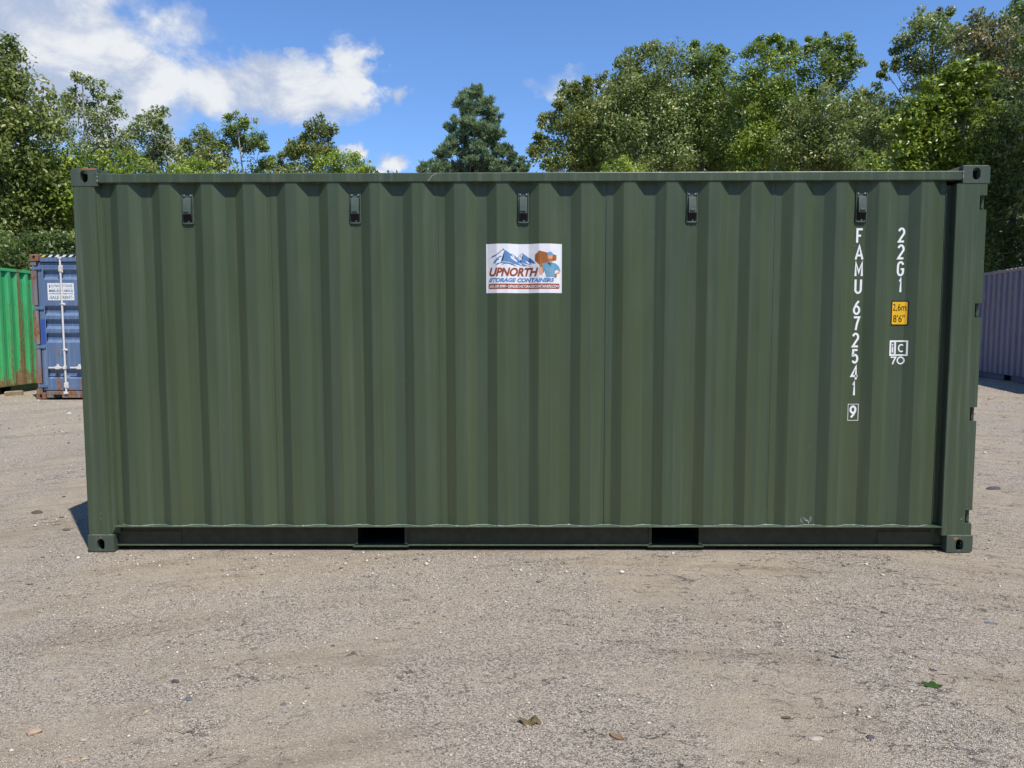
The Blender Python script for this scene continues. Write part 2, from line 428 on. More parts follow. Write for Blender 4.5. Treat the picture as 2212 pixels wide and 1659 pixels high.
def post_front(side_y):
    """non-door corner post; outline in plan, door end mirrored elsewhere"""
    pts = [(-3.024, .15), (-3.024, .012), (-3.021, .006), (-3.014, .003), (-2.886, .003), (-2.879, .0055), (-2.875, .010),
           (-2.861, .043), (-2.857, .048), (-2.851, .0505), (-2.826, .0505)]
    bm = bmesh.new(); poly_prism(bm, thick(pts, .006), 'z', .118, 2.473)
    if side_y: bmesh.ops.transform(bm, matrix=Matrix(((1, 0, 0, 0), (0, -1, 0, WD), (0, 0, 1, 0), (0, 0, 0, 1))), verts=bm.verts)
    return bm_mesh(bm)
def post_door(side_y):
    bm = bmesh.new()
    zs = sorted(NOTCH); z = .118
    def seg(z0, z1, xr, ret=True):
        pts = [(2.776, .066), (2.812, .066), (2.815, .060), (2.815, .010), (2.817, .005), (2.822, .003), (xr-.006, .003), (xr-.001, .005), (xr, .010)]
        if ret: pts.append((xr, .11))
        poly_prism(bm, thick(pts, .007), 'z', z0, z1, False)
    for n in zs:
        seg(z, n-.047, 3.018); seg(n-.047, n+.047, 2.972); z = n+.047
        for q in (n-.0505, n+.0475): box(bm, 2.968, 3.0165, .0045, .06, q, q+.003)
    seg(z, 2.473, 3.018)
    if side_y: bmesh.ops.transform(bm, matrix=Matrix(((1, 0, 0, 0), (0, -1, 0, WD), (0, 0, 1, 0), (0, 0, 0, 1))), verts=bm.verts)
    return bm_mesh(bm)
POSTF = [post_front(0), post_front(1)]; POSTD = [post_door(0), post_door(1)]

def frame_parts(root, frame_mt, cast_mt, post_mt=None, wall_mt=None, roof_mt=None, door_post_mt=None, lift=-.026):
    post_mt = post_mt or frame_mt; wall_mt = wall_mt or frame_mt; roof_mt = roof_mt or wall_mt
    for t in (True, False):
        for sx in (1, -1):
            for sy in (1, -1):
                o = link('corner_casting', CASTM[(t, sx, sy)].copy(), None, root)
                o.data.materials.clear(); o.data.materials.append(cast_mt)
                o.location = (-HX if sx > 0 else HX, 0 if sy > 0 else WD, H-.118 if t else 0)
    for i in (0, 1):
        o = link('corner_post', POSTF[i].copy(), None, root); o.data.materials.append(post_mt)
        o = link('door_post', POSTD[i].copy(), None, root); o.data.materials.append(door_post_mt or post_mt)
    # end rails and end wall
    bm = bmesh.new(); box(bm, -3.022, -2.95, .164, WD-.164, 2.50, 2.585, .004); box(bm, -3.022, -2.90, .164, WD-.164, .03, .165, .004)
    link_islands('end_rail', bm, frame_mt, root)
    bm = bmesh.new(); F = []
    pl = corr_polyline(9, -WD/2+.16, (WD-.32)/8, -WD/2+.05, WD/2-.05, 0, .045)
    for z in (.166, 2.499): F.append([bm.verts.new((-3.010+y, x+WD/2, z)) for x, y in pl])
    for j in range(len(pl)-1): bm.faces.new((F[0][j], F[0][j+1], F[1][j+1], F[1][j]))
    link('end_panel', bm_mesh(bm), wall_mt, root)
    # roof sheet with cross corrugations
    bm = bmesh.new(); n = 28; rp = []
    for i in range(n):
        c = -2.80 + i*.2074
        rp += [(c-.075, 2.560), (c-.05, 2.578), (c+.05, 2.578), (c+.075, 2.560)]
    rp = [(x, z+lift) for x, z in [(-2.93, 2.560)] + rp + [(2.93, 2.560)]]
    R0 = [bm.verts.new((x, .05, z)) for x, z in rp]; R1 = [bm.verts.new((x, WD-.05, z)) for x, z in rp]
    for j in range(len(rp)-1): bm.faces.new((R0[j], R0[j+1], R1[j+1], R1[j]))
    for RR, yy in ((R0, .05), (R1, WD-.05)):
        K = [bm.verts.new((v.co.x, yy, 2.52)) for v in RR]
        for j in range(len(RR)-1): bm.faces.new((RR[j], RR[j+1], K[j+1], K[j]))
    link('roof_panel', bm_mesh(bm), roof_mt, root)
    bm = bmesh.new()
    for sx in (-1, 1):
        for yy in (.012, WD-.152):
            pts = [(sx*2.852, 2.589), (sx*2.852, 2.5605), (sx*2.76, 2.5605), (sx*2.83, 2.583)]
            poly_prism(bm, pts, 'y', yy+.03, yy+.14)
    link_islands('corner_gusset', bm, cast_mt, root)
    # underframe: floor, cross members, pocket tunnels
    bm = bmesh.new(); box(bm, -2.95, 2.95, .09, WD-.09, .150, .170)
    for i in range(20):
        x = -2.75 + i*.29
        if .80 < abs(x) < 1.24: continue
        cm = bmesh.new(); box(cm, x-.02, x+.02, .0875, WD-.0875, .045, .1495); link('cross_member', bm_mesh(cm), M_under, root)
    link('floor', bm_mesh(bm), M_under, root)
    for s in (-1, 1):
        bm = bmesh.new(); a, b = sorted((s*.843, s*1.192))
        box(bm, a-.006, a, .078, WD-.078, .038, .149); box(bm, b, b+.006, .078, WD-.078, .038, .149)
        box(bm, a, b, .078, .5, .0305, .0365); box(bm, a, b, WD-.5, WD-.078, .0305, .0365)
        link('fork_pocket', bm_mesh(bm), M_under, root)

def door_parts(root, mt, frame_mt, rod_mt, sill_mt, header_mt, hinge_mt, detail=True):
    """door end at local +x. u runs along local y"""
    X = 3.0
    bm = bmesh.new(); box(bm, 2.93, 3.020, .18, WD-.18, 2.462, 2.585, .004)
    link('door_header', bm_mesh(bm), header_mt, root)
    bm = bmesh.new()
    box(bm, 2.90, 3.018, .18, WD-.18, .085, .150, .004)
    for a, b in ((.18, .30), (.46, WD/2-.2), (WD/2+.2, WD-.46), (WD-.30, WD-.18)): box(bm, 2.905, 3.016, a, b, .030, .0845, .003)
    link('door_sill', bm_mesh(bm), sill_mt, root)
    ribs = (2.145, 1.505, 1.265, 1.02, .375)
    for s in (0, 1):
        door = bmesh.new()
        u0, u1 = .115, WD/2-.008
        # frame of the leaf
        def B(bm, a, b, c, d_, z0, z1, bev=0):
            if s: c, d_ = WD-d_, WD-c
            box(bm, a, b, c, d_, z0, z1, bev)
        B(door, 2.955, 2.992, u0, u0+.10, .165, 2.45, .004)
        B(door, 2.955, 2.992, u1-.09, u1, .165, 2.45, .004)
        B(door, 2.955, 2.991, u0+.1, u1-.09, 2.37, 2.45, .003)
        B(door, 2.955, 2.991, u0+.1, u1-.09, .165, .25, .003)
        # pressed panel: flat with recessed channels
        pz = [.25]; px_ = [2.988]
        for c in sorted(ribs):
            pz += [c, c+.055, c+.125, c+.18]; px_ += [2.988, 2.948, 2.948, 2.988]
        pz.append(2.37); px_.append(2.988)
        A = []
        for u in (u0+.1, u1-.09):
            uu = WD-u if s else u
            A.append([door.verts.new((a, uu, z)) for a, z in zip(px_, pz)])
        for j in range(len(pz)-1): door.faces.new((A[0][j], A[1][j], A[1][j+1], A[0][j+1]))
        # channel end plates
        for AA in A:
            for i in range(len(ribs)):
                j = 1+4*i
                door.faces.new((AA[j], AA[j+1], AA[j+2], AA[j+3]))
        dr = link('door', bm_mesh(door), mt, root)
        g = bmesh.new()
        B(g, 2.950, 2.985, u0-.018, u0-.001, .155, 2.46); B(g, 2.950, 2.983, u0, u1, 2.451, 2.4615); B(g, 2.950, 2.983, u0, u1, .1505, .1645)
        link_islands('gasket', g, M_gasket, dr)
        for rz_ in sorted(NOTCH):
            h = bmesh.new()
            yy0, yy1 = (.03, .20) if not s else (WD-.20, WD-.03)
            e = .02
            z0 = rz_-.035; z1 = rz_+.035
            pts = [(yy0, z0), (yy0, z1), (yy1, z1-.022), (yy1, z0+.012)] if not s else [(yy1, z0), (yy1, z1), (yy0, z1-.022), (yy0, z0+.012)]
            poly_prism(h, pts, 'x', 2.994, 3.012)
            tube(h, [(3.006, .045 if not s else WD-.045, rz_-.043), (3.006, .045 if not s else WD-.045, rz_+.043)], .013, 10)
            link('hinge', bm_mesh(h), hinge_mt, dr)
        for u in (.54, .93):
            uu = WD-u if s else u
            r = bmesh.new()
            tube(r, [(3.018, uu, .115), (3.018, uu, 2.53)], .0165, 12)
            for z in (2.53, .115):      # cam ends and keepers
                box(r, 3.000, 3.036, uu-.035, uu+.035, z-.018, z+.018, .005)
                box(r, 3.002, 3.020, uu-.05, uu-.02, z-.03, z+.03, .003)
            rod = link('lock_rod', bm_mesh(r), rod_mt, dr)
            for z0, z1, w in ((2.27, 2.40, .032), (1.69, 1.73, .045), (.875, .915, .045), (.20, .31, .032)):
                r = bmesh.new(); box(r, 2.9925, 3.012, uu-w*.5, uu+w*1.1, z0, z1, .004); box(r, 3.0, 3.041, uu-.024, uu+.024, z0+.012, z1-.012, .006)
                link('rod_bracket', bm_mesh(r), rod_mt, rod)
            r = bmesh.new(); sg = -1 if not s else 1
            y0, y1 = sorted((uu, uu+sg*.29)); box(r, 3.030, 3.044, y0, y1, .560, .588, .004)
            y0, y1 = sorted((uu+sg*.09, uu+sg*.17)); box(r, 2.993, 3.046, y0, y1, .545, .600, .005)
            y0, y1 = sorted((uu+sg*.115, uu+sg*.14)); box(r, 2.996, 3.040, y0, y1, .600, .635, .004)
            box(r, 3.0, 3.048, uu-.022, uu+.022, .545, .605, .005)
            link('handle', bm_mesh(r), rod_mt, rod)

# ------------------------------------------------------------------ ground
def ground_z(x, y):
    t = min(1, max(0, (y-.3)/8.5)); g = .2*t*t*(3-2*t)
    if y > 8.8: g += (y-8.8)*.004
    t2 = min(1, max(0, (-x-9.0)/1.2)) * min(1, max(0, (y-5)/4)); g -= .07*t2
    return g
def ground_h(x, y):
    g = ground_z(x, y)
    fade = 1.0
    inside = max(abs(x)-3.1, -y-.15, y-2.6)
    if inside < .4: fade = max(.12, min(1, inside/.4))
    n = mnoise.noise(Vector((x*.45, y*.45, 3))) * .028 + mnoise.noise(Vector((x*2.1+.6*y, y*2.6-.3*x, 7))) * .007
    n += mnoise.noise(Vector((x*9, y*9, 1))) * .0028 + mnoise.noise(Vector((x*26, y*26, 5))) * .0016
    # faint wheel ruts curving away to the right
    c = x - (2.9 + .11*y*y*.3 + .35*(y+1.5)); 
    for o in (-.15, .22, .5):
        n -= .006*math.exp(-((c-o)/.05)**2)
    return g + n*fade - .004*(1-fade)
def axis(spec):
    out = []
    for a, b, s in spec: out += list(np.arange(a, b-1e-6, s))
    out.append(spec[-1][1]); return out
gx = axis([(-150, -30, 15), (-30, -14, 1.6), (-14, -4.5, .16), (-4.5, 4.5, .04), (4.5, 14, .16), (14, 30, 1.6), (30, 150, 15)])
gy = axis([(-120, -20, 12), (-20, -6, 1.2), (-6, -2.8, .2), (-2.8, .4, .028), (.4, 3, .08), (3, 16, .16), (16, 40, 1.6), (40, 200, 16)])
nx, ny = len(gx), len(gy)
co = np.empty((ny, nx, 3), np.float32)
for j, y in enumerate(gy):
    for i, x in enumerate(gx): co[j, i] = (x, y, ground_h(x, y))
def grid_mesh(co, name):
    ny, nx = co.shape[:2]
    idx = np.arange(nx*ny).reshape(ny, nx)
    q = np.stack([idx[:-1, :-1], idx[:-1, 1:], idx[1:, 1:], idx[1:, :-1]], -1).reshape(-1, 4)
    return np_mesh(name, co.reshape(-1, 3), q)
def np_mesh(name, v, f):
    me = bpy.data.meshes.new(name); v = np.ascontiguousarray(v, np.float32); nf, kk = f.shape
    me.vertices.add(len(v)); me.vertices.foreach_set('co', v.ravel())
    me.loops.add(nf*kk); me.loops.foreach_set('vertex_index', f.astype(np.int32).ravel())
    me.polygons.add(nf); me.polygons.foreach_set('loop_start', np.arange(0, nf*kk, kk, dtype=np.int32))
    me.update(calc_edges=True); return me
mt, kb, p = new_mat('sandy_gravel')
t = kb.n.new('ShaderNodeTexCoord').outputs['Object']
patch = kb.noise(kb.mapv(t, (1, .7, 1), (0, 0, 0), (0, 0, .35)), .75, 8, .62, .4)
pm = kb.ramp(patch, .42, .60)
gx_, gy_, gz_ = kb.sep(t)
rx_ = kb.M('SUBTRACT', gx_, .4); ry_ = kb.M('ADD', gy_, 6.2)
cmb = kb.n.new('ShaderNodeCombineXYZ')
kb.put(cmb.inputs[0], kb.M('MULTIPLY', kb.M('ARCTAN2', rx_, ry_), 4.0)); kb.put(cmb.inputs[1], kb.M('SQRT', kb.M('ADD', kb.M('MULTIPLY', rx_, rx_), kb.M('MULTIPLY', ry_, ry_))))
arcv = cmb.outputs[0]
tracks = kb.noise(kb.mapv(arcv, (.45, 2.6, 1)), 1.3, 7, .62, .3)
gv = kb.vor(t, 185); gv2 = kb.vor(t, 390); gv3 = kb.vor(t, 42)
g1 = kb.sep(gv.outputs['Color'])[0]; g2 = kb.sep(gv2.outputs['Color'])[1]; g3 = kb.sep(gv3.outputs['Color'])[2]
sand = kb.mix(kb.ramp(kb.noise(t, 5, 8, .6), .35, .65), (.385, .305, .212), (.480, .388, .278))
sand = kb.mix(kb.M('MULTIPLY', kb.ramp(kb.noise(t, 1.6, 6, .65), .48, .66), .7), sand, (.285, .222, .152))
grit = kb.mix(g2, (.065, .052, .042), (.90, .77, .60))
sand = kb.mix(.50, sand, grit)
grav = kb.mix(kb.ramp(g1, 0, 1), (.055, .048, .044), (.72, .62, .505))
grav = kb.mix(kb.M('MULTIPLY', kb.ramp(g2, .3, 1), .35), grav, (.37, .33, .285))
sand = kb.mix(kb.M('MULTIPLY', kb.ramp(tracks, .50, .66), .55), sand, (.25, .195, .135))
pm = kb.M('ADD', pm, kb.ramp(tracks, .52, .40, 0, .5), clamp=True)
c = kb.mix(kb.M('MULTIPLY', kb.M('ADD', pm, .16, clamp=True), .74), sand, grav)
wv = kb.V('ADD', t, kb.V('MULTIPLY', kb.noise(t, 4.5, 5, .65, col=True), (.22, .22, .22)))
ck = kb.vor(kb.mapv(kb.V('ADD', arcv, kb.V('MULTIPLY', kb.noise(t, 5, 6, .7, col=True), (.30, .30, .0))), (.55, 1.9, 1)), 5.5, 'DISTANCE_TO_EDGE')
ckm = kb.M('MULTIPLY', kb.ramp(ck.outputs['Distance'], 0.0, .030, 1, 0), kb.ramp(kb.M('ADD', kb.noise(t, 1.8, 4, .6), kb.ramp(gx_, .2, 1.6, 0, .10)), .47, .60))
ckm = kb.M('MULTIPLY', ckm, kb.ramp(kb.noise(t, 30, 3, .6), .40, .55))
c = kb.mix(kb.M('MULTIPLY', ckm, .75), c, (.06, .052, .05))
fl = kb.noise(kb.mapv(t, (1, 2.4, 1), (0, 0, 0), (0, 0, .3)), 22, 5, .6)
c = kb.mix(kb.M('MULTIPLY', kb.ramp(fl, .64, .72), .55), c, (.085, .075, .075))
wt = kb.M('GREATER_THAN', g3, .965)
c = kb.mix(kb.M('MULTIPLY', kb.M('MULTIPLY', wt, kb.ramp(gv3.outputs['Distance'], .35, .25)), .55), c, (.62, .58, .53))
kb.put(p.inputs['Base Color'], c); p.inputs['Roughness'].default_value = .92
p.inputs['Specular IOR Level'].default_value = .2
h = kb.M('ADD', kb.M('MULTIPLY', kb.M('SUBTRACT', 1.0, gv.outputs['Distance']), .6), kb.M('MULTIPLY', kb.M('SUBTRACT', 1.0, gv2.outputs['Distance']), .35))
h = kb.M('ADD', h, kb.M('MULTIPLY', kb.noise(t, 14, 6, .7), 1.4))
h = kb.M('SUBTRACT', h, kb.M('MULTIPLY', ckm, .8))
kb.put(p.inputs['Normal'], kb.bump(h, .95, .012))
M_ground = mt
ground = link('ground', grid_mesh(co, 'ground'), M_ground)
for pl in ground.data.polygons: pl.use_smooth = True
tag(ground, 'sandy grey gravel yard with darker stony patches', None, None, 'structure')

# loose gravel lying on the ground close to the camera and in patches further off
def pebble_cloud(n, xr, yr, s0, s1, thr):
    P = []; 
    while len(P) < n:
        x = random.uniform(*xr); y = random.uniform(*yr)
        if y > -5 and abs(x+.066) > (y+5.6)*.80: continue
        if -3.1 < x < 3.1 and 0 < y < 2.6: continue
        v = mnoise.noise(Vector((x*.9+.3*y, y*1.5, 2.2))) + .5*mnoise.noise(Vector((x*3.1, y*3.7, 8)))
        if v + random.gauss(0, .16) < thr: continue
        P.append((x, y))
    return P
mt, kb, p = new_mat('loose_gravel')
a = kb.n.new('ShaderNodeAttribute'); a.attribute_name = 'tint'
tf = a.outputs['Fac']
c = kb.mix(kb.ramp(tf, 0, .85), (.12, .105, .10), (.62, .54, .44)); c = kb.mix(kb.ramp(tf, .93, 1.0), c, (.68, .64, .58))
kb.put(p.inputs['Base Color'], c); p.inputs['Roughness'].default_value = .85
M_gravel = mt
octv = np.array([(1, 0, 0), (-.8, .3, 0), (.1, 1, 0), (.1, -1, 0), (.1, 0, .8), (0, 0, -.6)], np.float32)
octf = np.array([(0, 2, 4), (2, 1, 4), (1, 3, 4), (3, 0, 4), (2, 0, 5), (1, 2, 5), (3, 1, 5), (0, 3, 5)])
def build_pebbles(P, s0, s1):
    n = len(P); P = np.array(P)
    s = s0 + (s1-s0)*rng.random(n)**2.5
    Q = octv[None] * (1 + .35*(rng.random((n, 6, 3))-.5))
    a = rng.random(n)*6.28; ca, sa = np.cos(a), np.sin(a)
    X = Q[..., 0]*ca[:, None] - Q[..., 1]*sa[:, None]; Y = Q[..., 0]*sa[:, None] + Q[..., 1]*ca[:, None]
    V = np.stack([X*s[:, None]*(.8+.5*rng.random((n, 1))), Y*s[:, None], Q[..., 2]*s[:, None]*.8], -1)
    z = np.array([ground_h(x, y) for x, y in P])
    V[..., 0] += P[:, 0:1]; V[..., 1] += P[:, 1:2]; V[..., 2] += (z + s*.25)[:, None]
    F = octf[None] + (np.arange(n)*6)[:, None, None]
    return V.reshape(-1, 3), F.reshape(-1, 3), np.repeat(rng.random(n), 6)
sets = [(build_pebbles(pebble_cloud(52000, (-2.9, 2.9), (-2.75, .0), 0, 0, .10), .0016, .0046)),
        (build_pebbles(pebble_cloud(26000, (-2.9, 2.9), (-2.75, .0), 0, 0, -.4), .0014, .0042)),
        (build_pebbles(pebble_cloud(1600, (-3.2, 3.2), (-2.75, .0), 0, 0, -.1), .004, .011)),
        (build_pebbles(pebble_cloud(9000, (-13, 13), (-.8, 14), 0, 0, .12), .005, .016)),
        (build_pebbles(pebble_cloud(1300, (-13, 13), (-.5, 14), 0, 0, -.1), .010, .026))]
V = []; F = []; T = []; off = 0
for v, f, tt in sets: V.append(v); F.append(f+off); T.append(tt); off += len(v)
me = np_mesh('gravel', np.concatenate(V), np.concatenate(F))
at_ = me.attributes.new('tint', 'FLOAT', 'POINT'); at_.data.foreach_set('value', np.concatenate(T).astype(np.float32))
tag(link('gravel', me, M_gravel), 'loose grey and tan gravel scattered over the yard', 'gravel', None, 'stuff')

# ------------------------------------------------------------------ hero container
hero = empty('shipping_container', (0, 0, 0))
tag(hero, 'large dark green shipping container standing broadside across the yard', 'shipping container')
frame_parts(hero, M_greenpost, M_cast, M_greenpost, M_green)
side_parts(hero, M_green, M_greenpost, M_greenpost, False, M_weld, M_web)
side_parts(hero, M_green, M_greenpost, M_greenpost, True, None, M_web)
door_parts(hero, M_green, M_greenpost, M_greenpost, M_greenpost, M_greenpost, M_greenpost)
# vents in recesses 3, 7, 11, 15, 19
def vent_at(parent, xc):
    o = empty('vent', (xc, .0475, 2.228)); o.parent = parent
    bm = bmesh.new()
    w = .037
    box(bm, -w, w, -.004, 0, 0, .203, .0015)
    for a, b in ((-w, -w+.006), (w-.006, w)): box(bm, a, b, -.0125, -.0045, .004, .199, .001)
    box(bm, -w+.007, w-.007, -.011, -.0045, .001, .010, .001)
    link('backplate', bm_mesh(bm), M_vent, o)
    bm = bmesh.new(); hw = .0255
    pts = [(-.0045, .172), (-.022, .167), (-.036, .066), (-.033, .062), (-.030, .062), (-.0045, .095)]
    poly_prism(bm, pts, 'x', -hw, hw)
    poly_prism(bm, [(-.0355, .090), (-.0395, .089), (-.0405, .076), (-.0365, .075)], 'x', -hw+.008, hw-.010)
    bmesh.ops.bevel(bm, geom=[e for e in bm.edges if len(e.link_faces) == 2 and e.calc_face_angle(0) > .5], offset=.0015, segments=1, affect='EDGES')
    link('hood', bm_mesh(bm), M_vent, o)
    bm = bmesh.new()
    poly_prism(bm, [(-.005, .0615), (-.029, .0610), (-.006, .018), (-.005, .018)], 'x', -hw+.001, hw-.001)
    for i in range(9):
        xx = -hw+.004 + i*(2*hw-.008)/8
        poly_prism(bm, [(-.0295, .0612), (-.0315, .0600), (-.0075, .0155), (-.0050, .0165)], 'x', xx-.0010, xx+.0010)
    link('grille', bm_mesh(bm), M_ventdark, o)
    bm = bmesh.new()
    for xx, zz in ((-.022, .190), (.022, .190), (.004, .018)):
        tube(bm, [(xx, -.004, zz), (xx, -.0105, zz)], [.0065, .0055], 8)
    link_islands('bolt', bm, M_bolt, o)
    bm = bmesh.new(); tube(bm, [(.002, -.006, .002), (.001, -.010, -.008), (-.002, -.008, -.020)], [.0022, .002, .0012], 6)
    link('drain_pin', bm_mesh(bm), M_ventdark, o)
    return o
# every vent is a part with its own sub-parts
for i in (2, 6, 10, 14, 18): vent_at(hero, X0 + PITCH*i)

# ---- draped print -----------------------------------------------------------
BREAKS = sorted(set(round(float(x), 5) for x in PX))
def drape(bm, off):
    xs = [v.co.x for v in bm.verts]
    if not xs: return
    lo, hi = min(xs), max(xs)
    for b in BREAKS:
        if lo+1e-4 < b < hi-1e-4:
            bmesh.ops.bisect_plane(bm, geom=list(bm.verts)+list(bm.edges)+list(bm.faces), plane_co=(b, 0, 0), plane_no=(1, 0, 0))
    for v in bm.verts: v.co.y = prof(v.co.x) - off
def ribbon(bm, pts, w, closed=False):
    P = [Vector(p) for p in pts]; n = len(P); Lf, Rt = [], []
    for i in range(n):
        prv = P[(i-1) % n] if (i > 0 or closed) else None; nxt = P[(i+1) % n] if (i < n-1 or closed) else None
        ns = []
        if prv is not None and (P[i]-prv).length > 1e-7: e = (P[i]-prv).normalized(); ns.append(Vector((-e.y, e.x)))
        if nxt is not None and (nxt-P[i]).length > 1e-7: e = (nxt-P[i]).normalized(); ns.append(Vector((-e.y, e.x)))
        nn = sum(ns, Vector((0, 0))); 
        if nn.length < 1e-6: nn = ns[0].copy()
        nn.normalize(); c = max(.45, nn.dot(ns[0]))
        Lf.append(bm.verts.new((P[i].x+nn.x*w/2/c, 0, P[i].y+nn.y*w/2/c))); Rt.append(bm.verts.new((P[i].x-nn.x*w/2/c, 0, P[i].y-nn.y*w/2/c)))
    rng_ = range(n if closed else n-1)
    for i in rng_:
        j = (i+1) % n; bm.faces.new((Lf[i], Lf[j], Rt[j], Rt[i]))
def poly2(bm, pts):
    f = bm.faces.new([bm.verts.new((x, 0, z)) for x, z in pts]); bmesh.ops.triangulate(bm, faces=[f])
def arc(cx, cy, rx, ry, a0, a1, n=10):
    return [(cx+rx*math.cos(math.radians(a0+(a1-a0)*i/n)), cy+ry*math.sin(math.radians(a0+(a1-a0)*i/n))) for i in range(n+1)]
GL = {
 'F': [[(0, 0), (0, 1), (1, 1)], [(0, .52), (.72, .52)]],
 'A': [[(0, 0), (.5, 1), (1, 0)], [(.2, .30), (.8, .30)]],
 'M': [[(0, 0), (0, 1), (.5, .28), (1, 1), (1, 0)]],
 'U': [[(0, 1)] + arc(.5, .25, .5, .25, 180, 360) + [(1, 1)]],
 '6': [arc(.5, .29, .5, .29, 0, 360, 18), [(.88, 1), (.45, .78), (.08, .45)]],
 '7': [[(0, 1), (1, 1), (.62, .5), (.42, 0)]],
 '2': [arc(.5, .73, .48, .27, 165, -25, 12) + [(.55, .38), (.03, .03), (1, .03)]],
 '5': [[(.95, 1), (.12, 1), (.06, .56)] + arc(.46, .33, .50, .30, 130, -150, 12)],
 '4': [[(.72, 0), (.72, 1), (0, .26), (1, .26)]],
 '1': [[(.3, .80), (.62, 1), (.62, 0)]],
 '9': [arc(.5, .71, .5, .29, 0, 360, 18), [(.92, .55), (.55, .22), (.12, 0)]],
 'G': [arc(.5, .70, .48, .30, 20, 180, 10) + arc(.5, .30, .48, .30, 180, 360, 10) + [(.98, .46), (.55, .46)]],
}
def glyph(parent, ch, x0, x1, z0, z1, w, mat, off=.0012, name='letter'):
    bm = bmesh.new()
    for i, st in enumerate(GL[ch]):
        b = bmesh.new()
        pts = [(x0+w/2+a*(x1-x0-w), z0+w/2+c*(z1-z0-w)) for a, c in st]
        cl = math.dist(pts[0], pts[-1]) < 1e-6
        ribbon(b, pts[:-1] if cl else pts, w, cl); drape(b, off+.0003*i)
        me = bpy.data.meshes.new('t'); b.to_mesh(me); b.free(); bm.from_mesh(me); bpy.data.meshes.remove(me)
    return link(name, bm_mesh(bm), mat, parent)
for ch, x0, x1, z0, z1 in (('F', 2.187, 2.235, 2.089, 2.191), ('A', 2.181, 2.240, 1.978, 2.081), ('M', 2.184, 2.239, 1.868, 1.971), ('U', 2.186, 2.236, 1.756, 1.859),
        ('6', 2.181, 2.230, 1.616, 1.716), ('7', 2.182, 2.232, 1.507, 1.607), ('2', 2.181, 2.230, 1.395, 1.497), ('5', 2.182, 2.230, 1.286, 1.387),
        ('4', 2.179, 2.234, 1.174, 1.277), ('1', 2.188, 2.222, 1.067, 1.168), ('9', 2.181, 2.228, .916, 1.005),
        ('2', 2.463, 2.512, 2.093, 2.195), ('2', 2.463, 2.512, 1.982, 2.084), ('G', 2.464, 2.514, 1.873, 1.973), ('1', 2.474, 2.508, 1.761, 1.862)):
    glyph(hero, ch, x0, x1, z0, z1, .0138, M_letter)
bm = bmesh.new(); ribbon(bm, [(2.170, .903), (2.240, .903), (2.240, 1.013), (2.170, 1.013)], .0035, True); drape(bm, .0012)
link('check_digit_box', bm_mesh(bm), M_letter, hero)

FONT = None
def text_bm(s, x0, x1, z0, z1, bold=0.0, shear=0.0, space=1.0):
    cu = bpy.data.curves.new('t', 'FONT'); cu.body = s; cu.size = 1; cu.shear = shear; cu.offset = bold; cu.space_character = space
    cu.resolution_u = 4; cu.fill_mode = 'FRONT'
    o = bpy.data.objects.new('t', cu); COL.objects.link(o)
    dg = bpy.context.evaluated_depsgraph_get(); dg.update()
    me = bpy.data.meshes.new_from_object(o.evaluated_get(dg)); bpy.data.objects.remove(o, do_unlink=True)
    bm = bmesh.new(); bm.from_mesh(me); bpy.data.meshes.remove(me)
    xs = [v.co.x for v in bm.verts]; ys = [v.co.y for v in bm.verts]
    a, b, c, d_ = min(xs), max(xs), min(ys), max(ys)
    for v in bm.verts:
        v.co = Vector((x0+(v.co.x-a)/(b-a)*(x1-x0), 0, z0+(v.co.y-c)/(d_-c)*(z1-z0)))
    bmesh.ops.remove_doubles(bm, verts=bm.verts, dist=1e-6)
    return bm
def rounded(x0, x1, z0, z1, r, n=5):
    return arc(x1-r, z1-r, r, r, 0, 90, n) + arc(x0+r, z1-r, r, r, 90, 180, n) + arc(x0+r, z0+r, r, r, 180, 270, n) + arc(x1-r, z0+r, r, r, 270, 360, n)
# height sign, black border on yellow
M_yel = flat('yellow_vinyl', (.82, .47, .02), .4); M_blk = flat('black_vinyl', (.015, .014, .012), .4)
bm = bmesh.new(); poly2(bm, rounded(2.432, 2.550, 1.544, 1.711, .010)); drape(bm, .0012); hs = link('height_sign', bm_mesh(bm), M_blk, hero)
bm = bmesh.new(); poly2(bm, rounded(2.4405, 2.5415, 1.5525, 1.7025, .006)); drape(bm, .0018); link('sign_face', bm_mesh(bm), M_yel, hs)
bm = text_bm('2,6m', 2.4455, 2.536, 1.636, 1.690, .004); drape(bm, .0024); link('sign_text', bm_mesh(bm), M_blk, hs)
bm = text_bm('8\'6"', 2.451, 2.528, 1.567, 1.616, .004); drape(bm, .0024); link('sign_text', bm_mesh(bm), M_blk, hs)
# approval mark: i C in a box over 70
bm = bmesh.new()
ribbon(bm, [(2.4345, 1.3455), (2.5475, 1.3455), (2.5475, 1.4395), (2.4345, 1.4395)], .010, True); drape(bm, .0012)
ic = link('approval_mark', bm_mesh(bm), M_letter, hero)
bm = bmesh.new(); ribbon(bm, [(2.474, 1.351), (2.474, 1.434)], .009); drape(bm, .0014); link('mark_bar', bm_mesh(bm), M_letter, ic)
bm = bmesh.new(); ribbon(bm, [(2.4425, 1.351), (2.4665, 1.351), (2.4665, 1.434), (2.4425, 1.434)], .0035, True); drape(bm, .0015); link('mark_outline', bm_mesh(bm), M_letter, ic)
bm = bmesh.new(); ribbon(bm, [(2.4545, 1.362), (2.4545, 1.402)], .009); ribbon(bm, [(2.4545, 1.410), (2.4545, 1.420)], .009); drape(bm, .0016); link('letter', bm_mesh(bm), M_letter, ic)
bm = bmesh.new(); ribbon(bm, arc(2.5135, 1.3925, .0175, .0235, 50, 310, 14), .0085); drape(bm, .0016); link('letter', bm_mesh(bm), M_letter, ic)
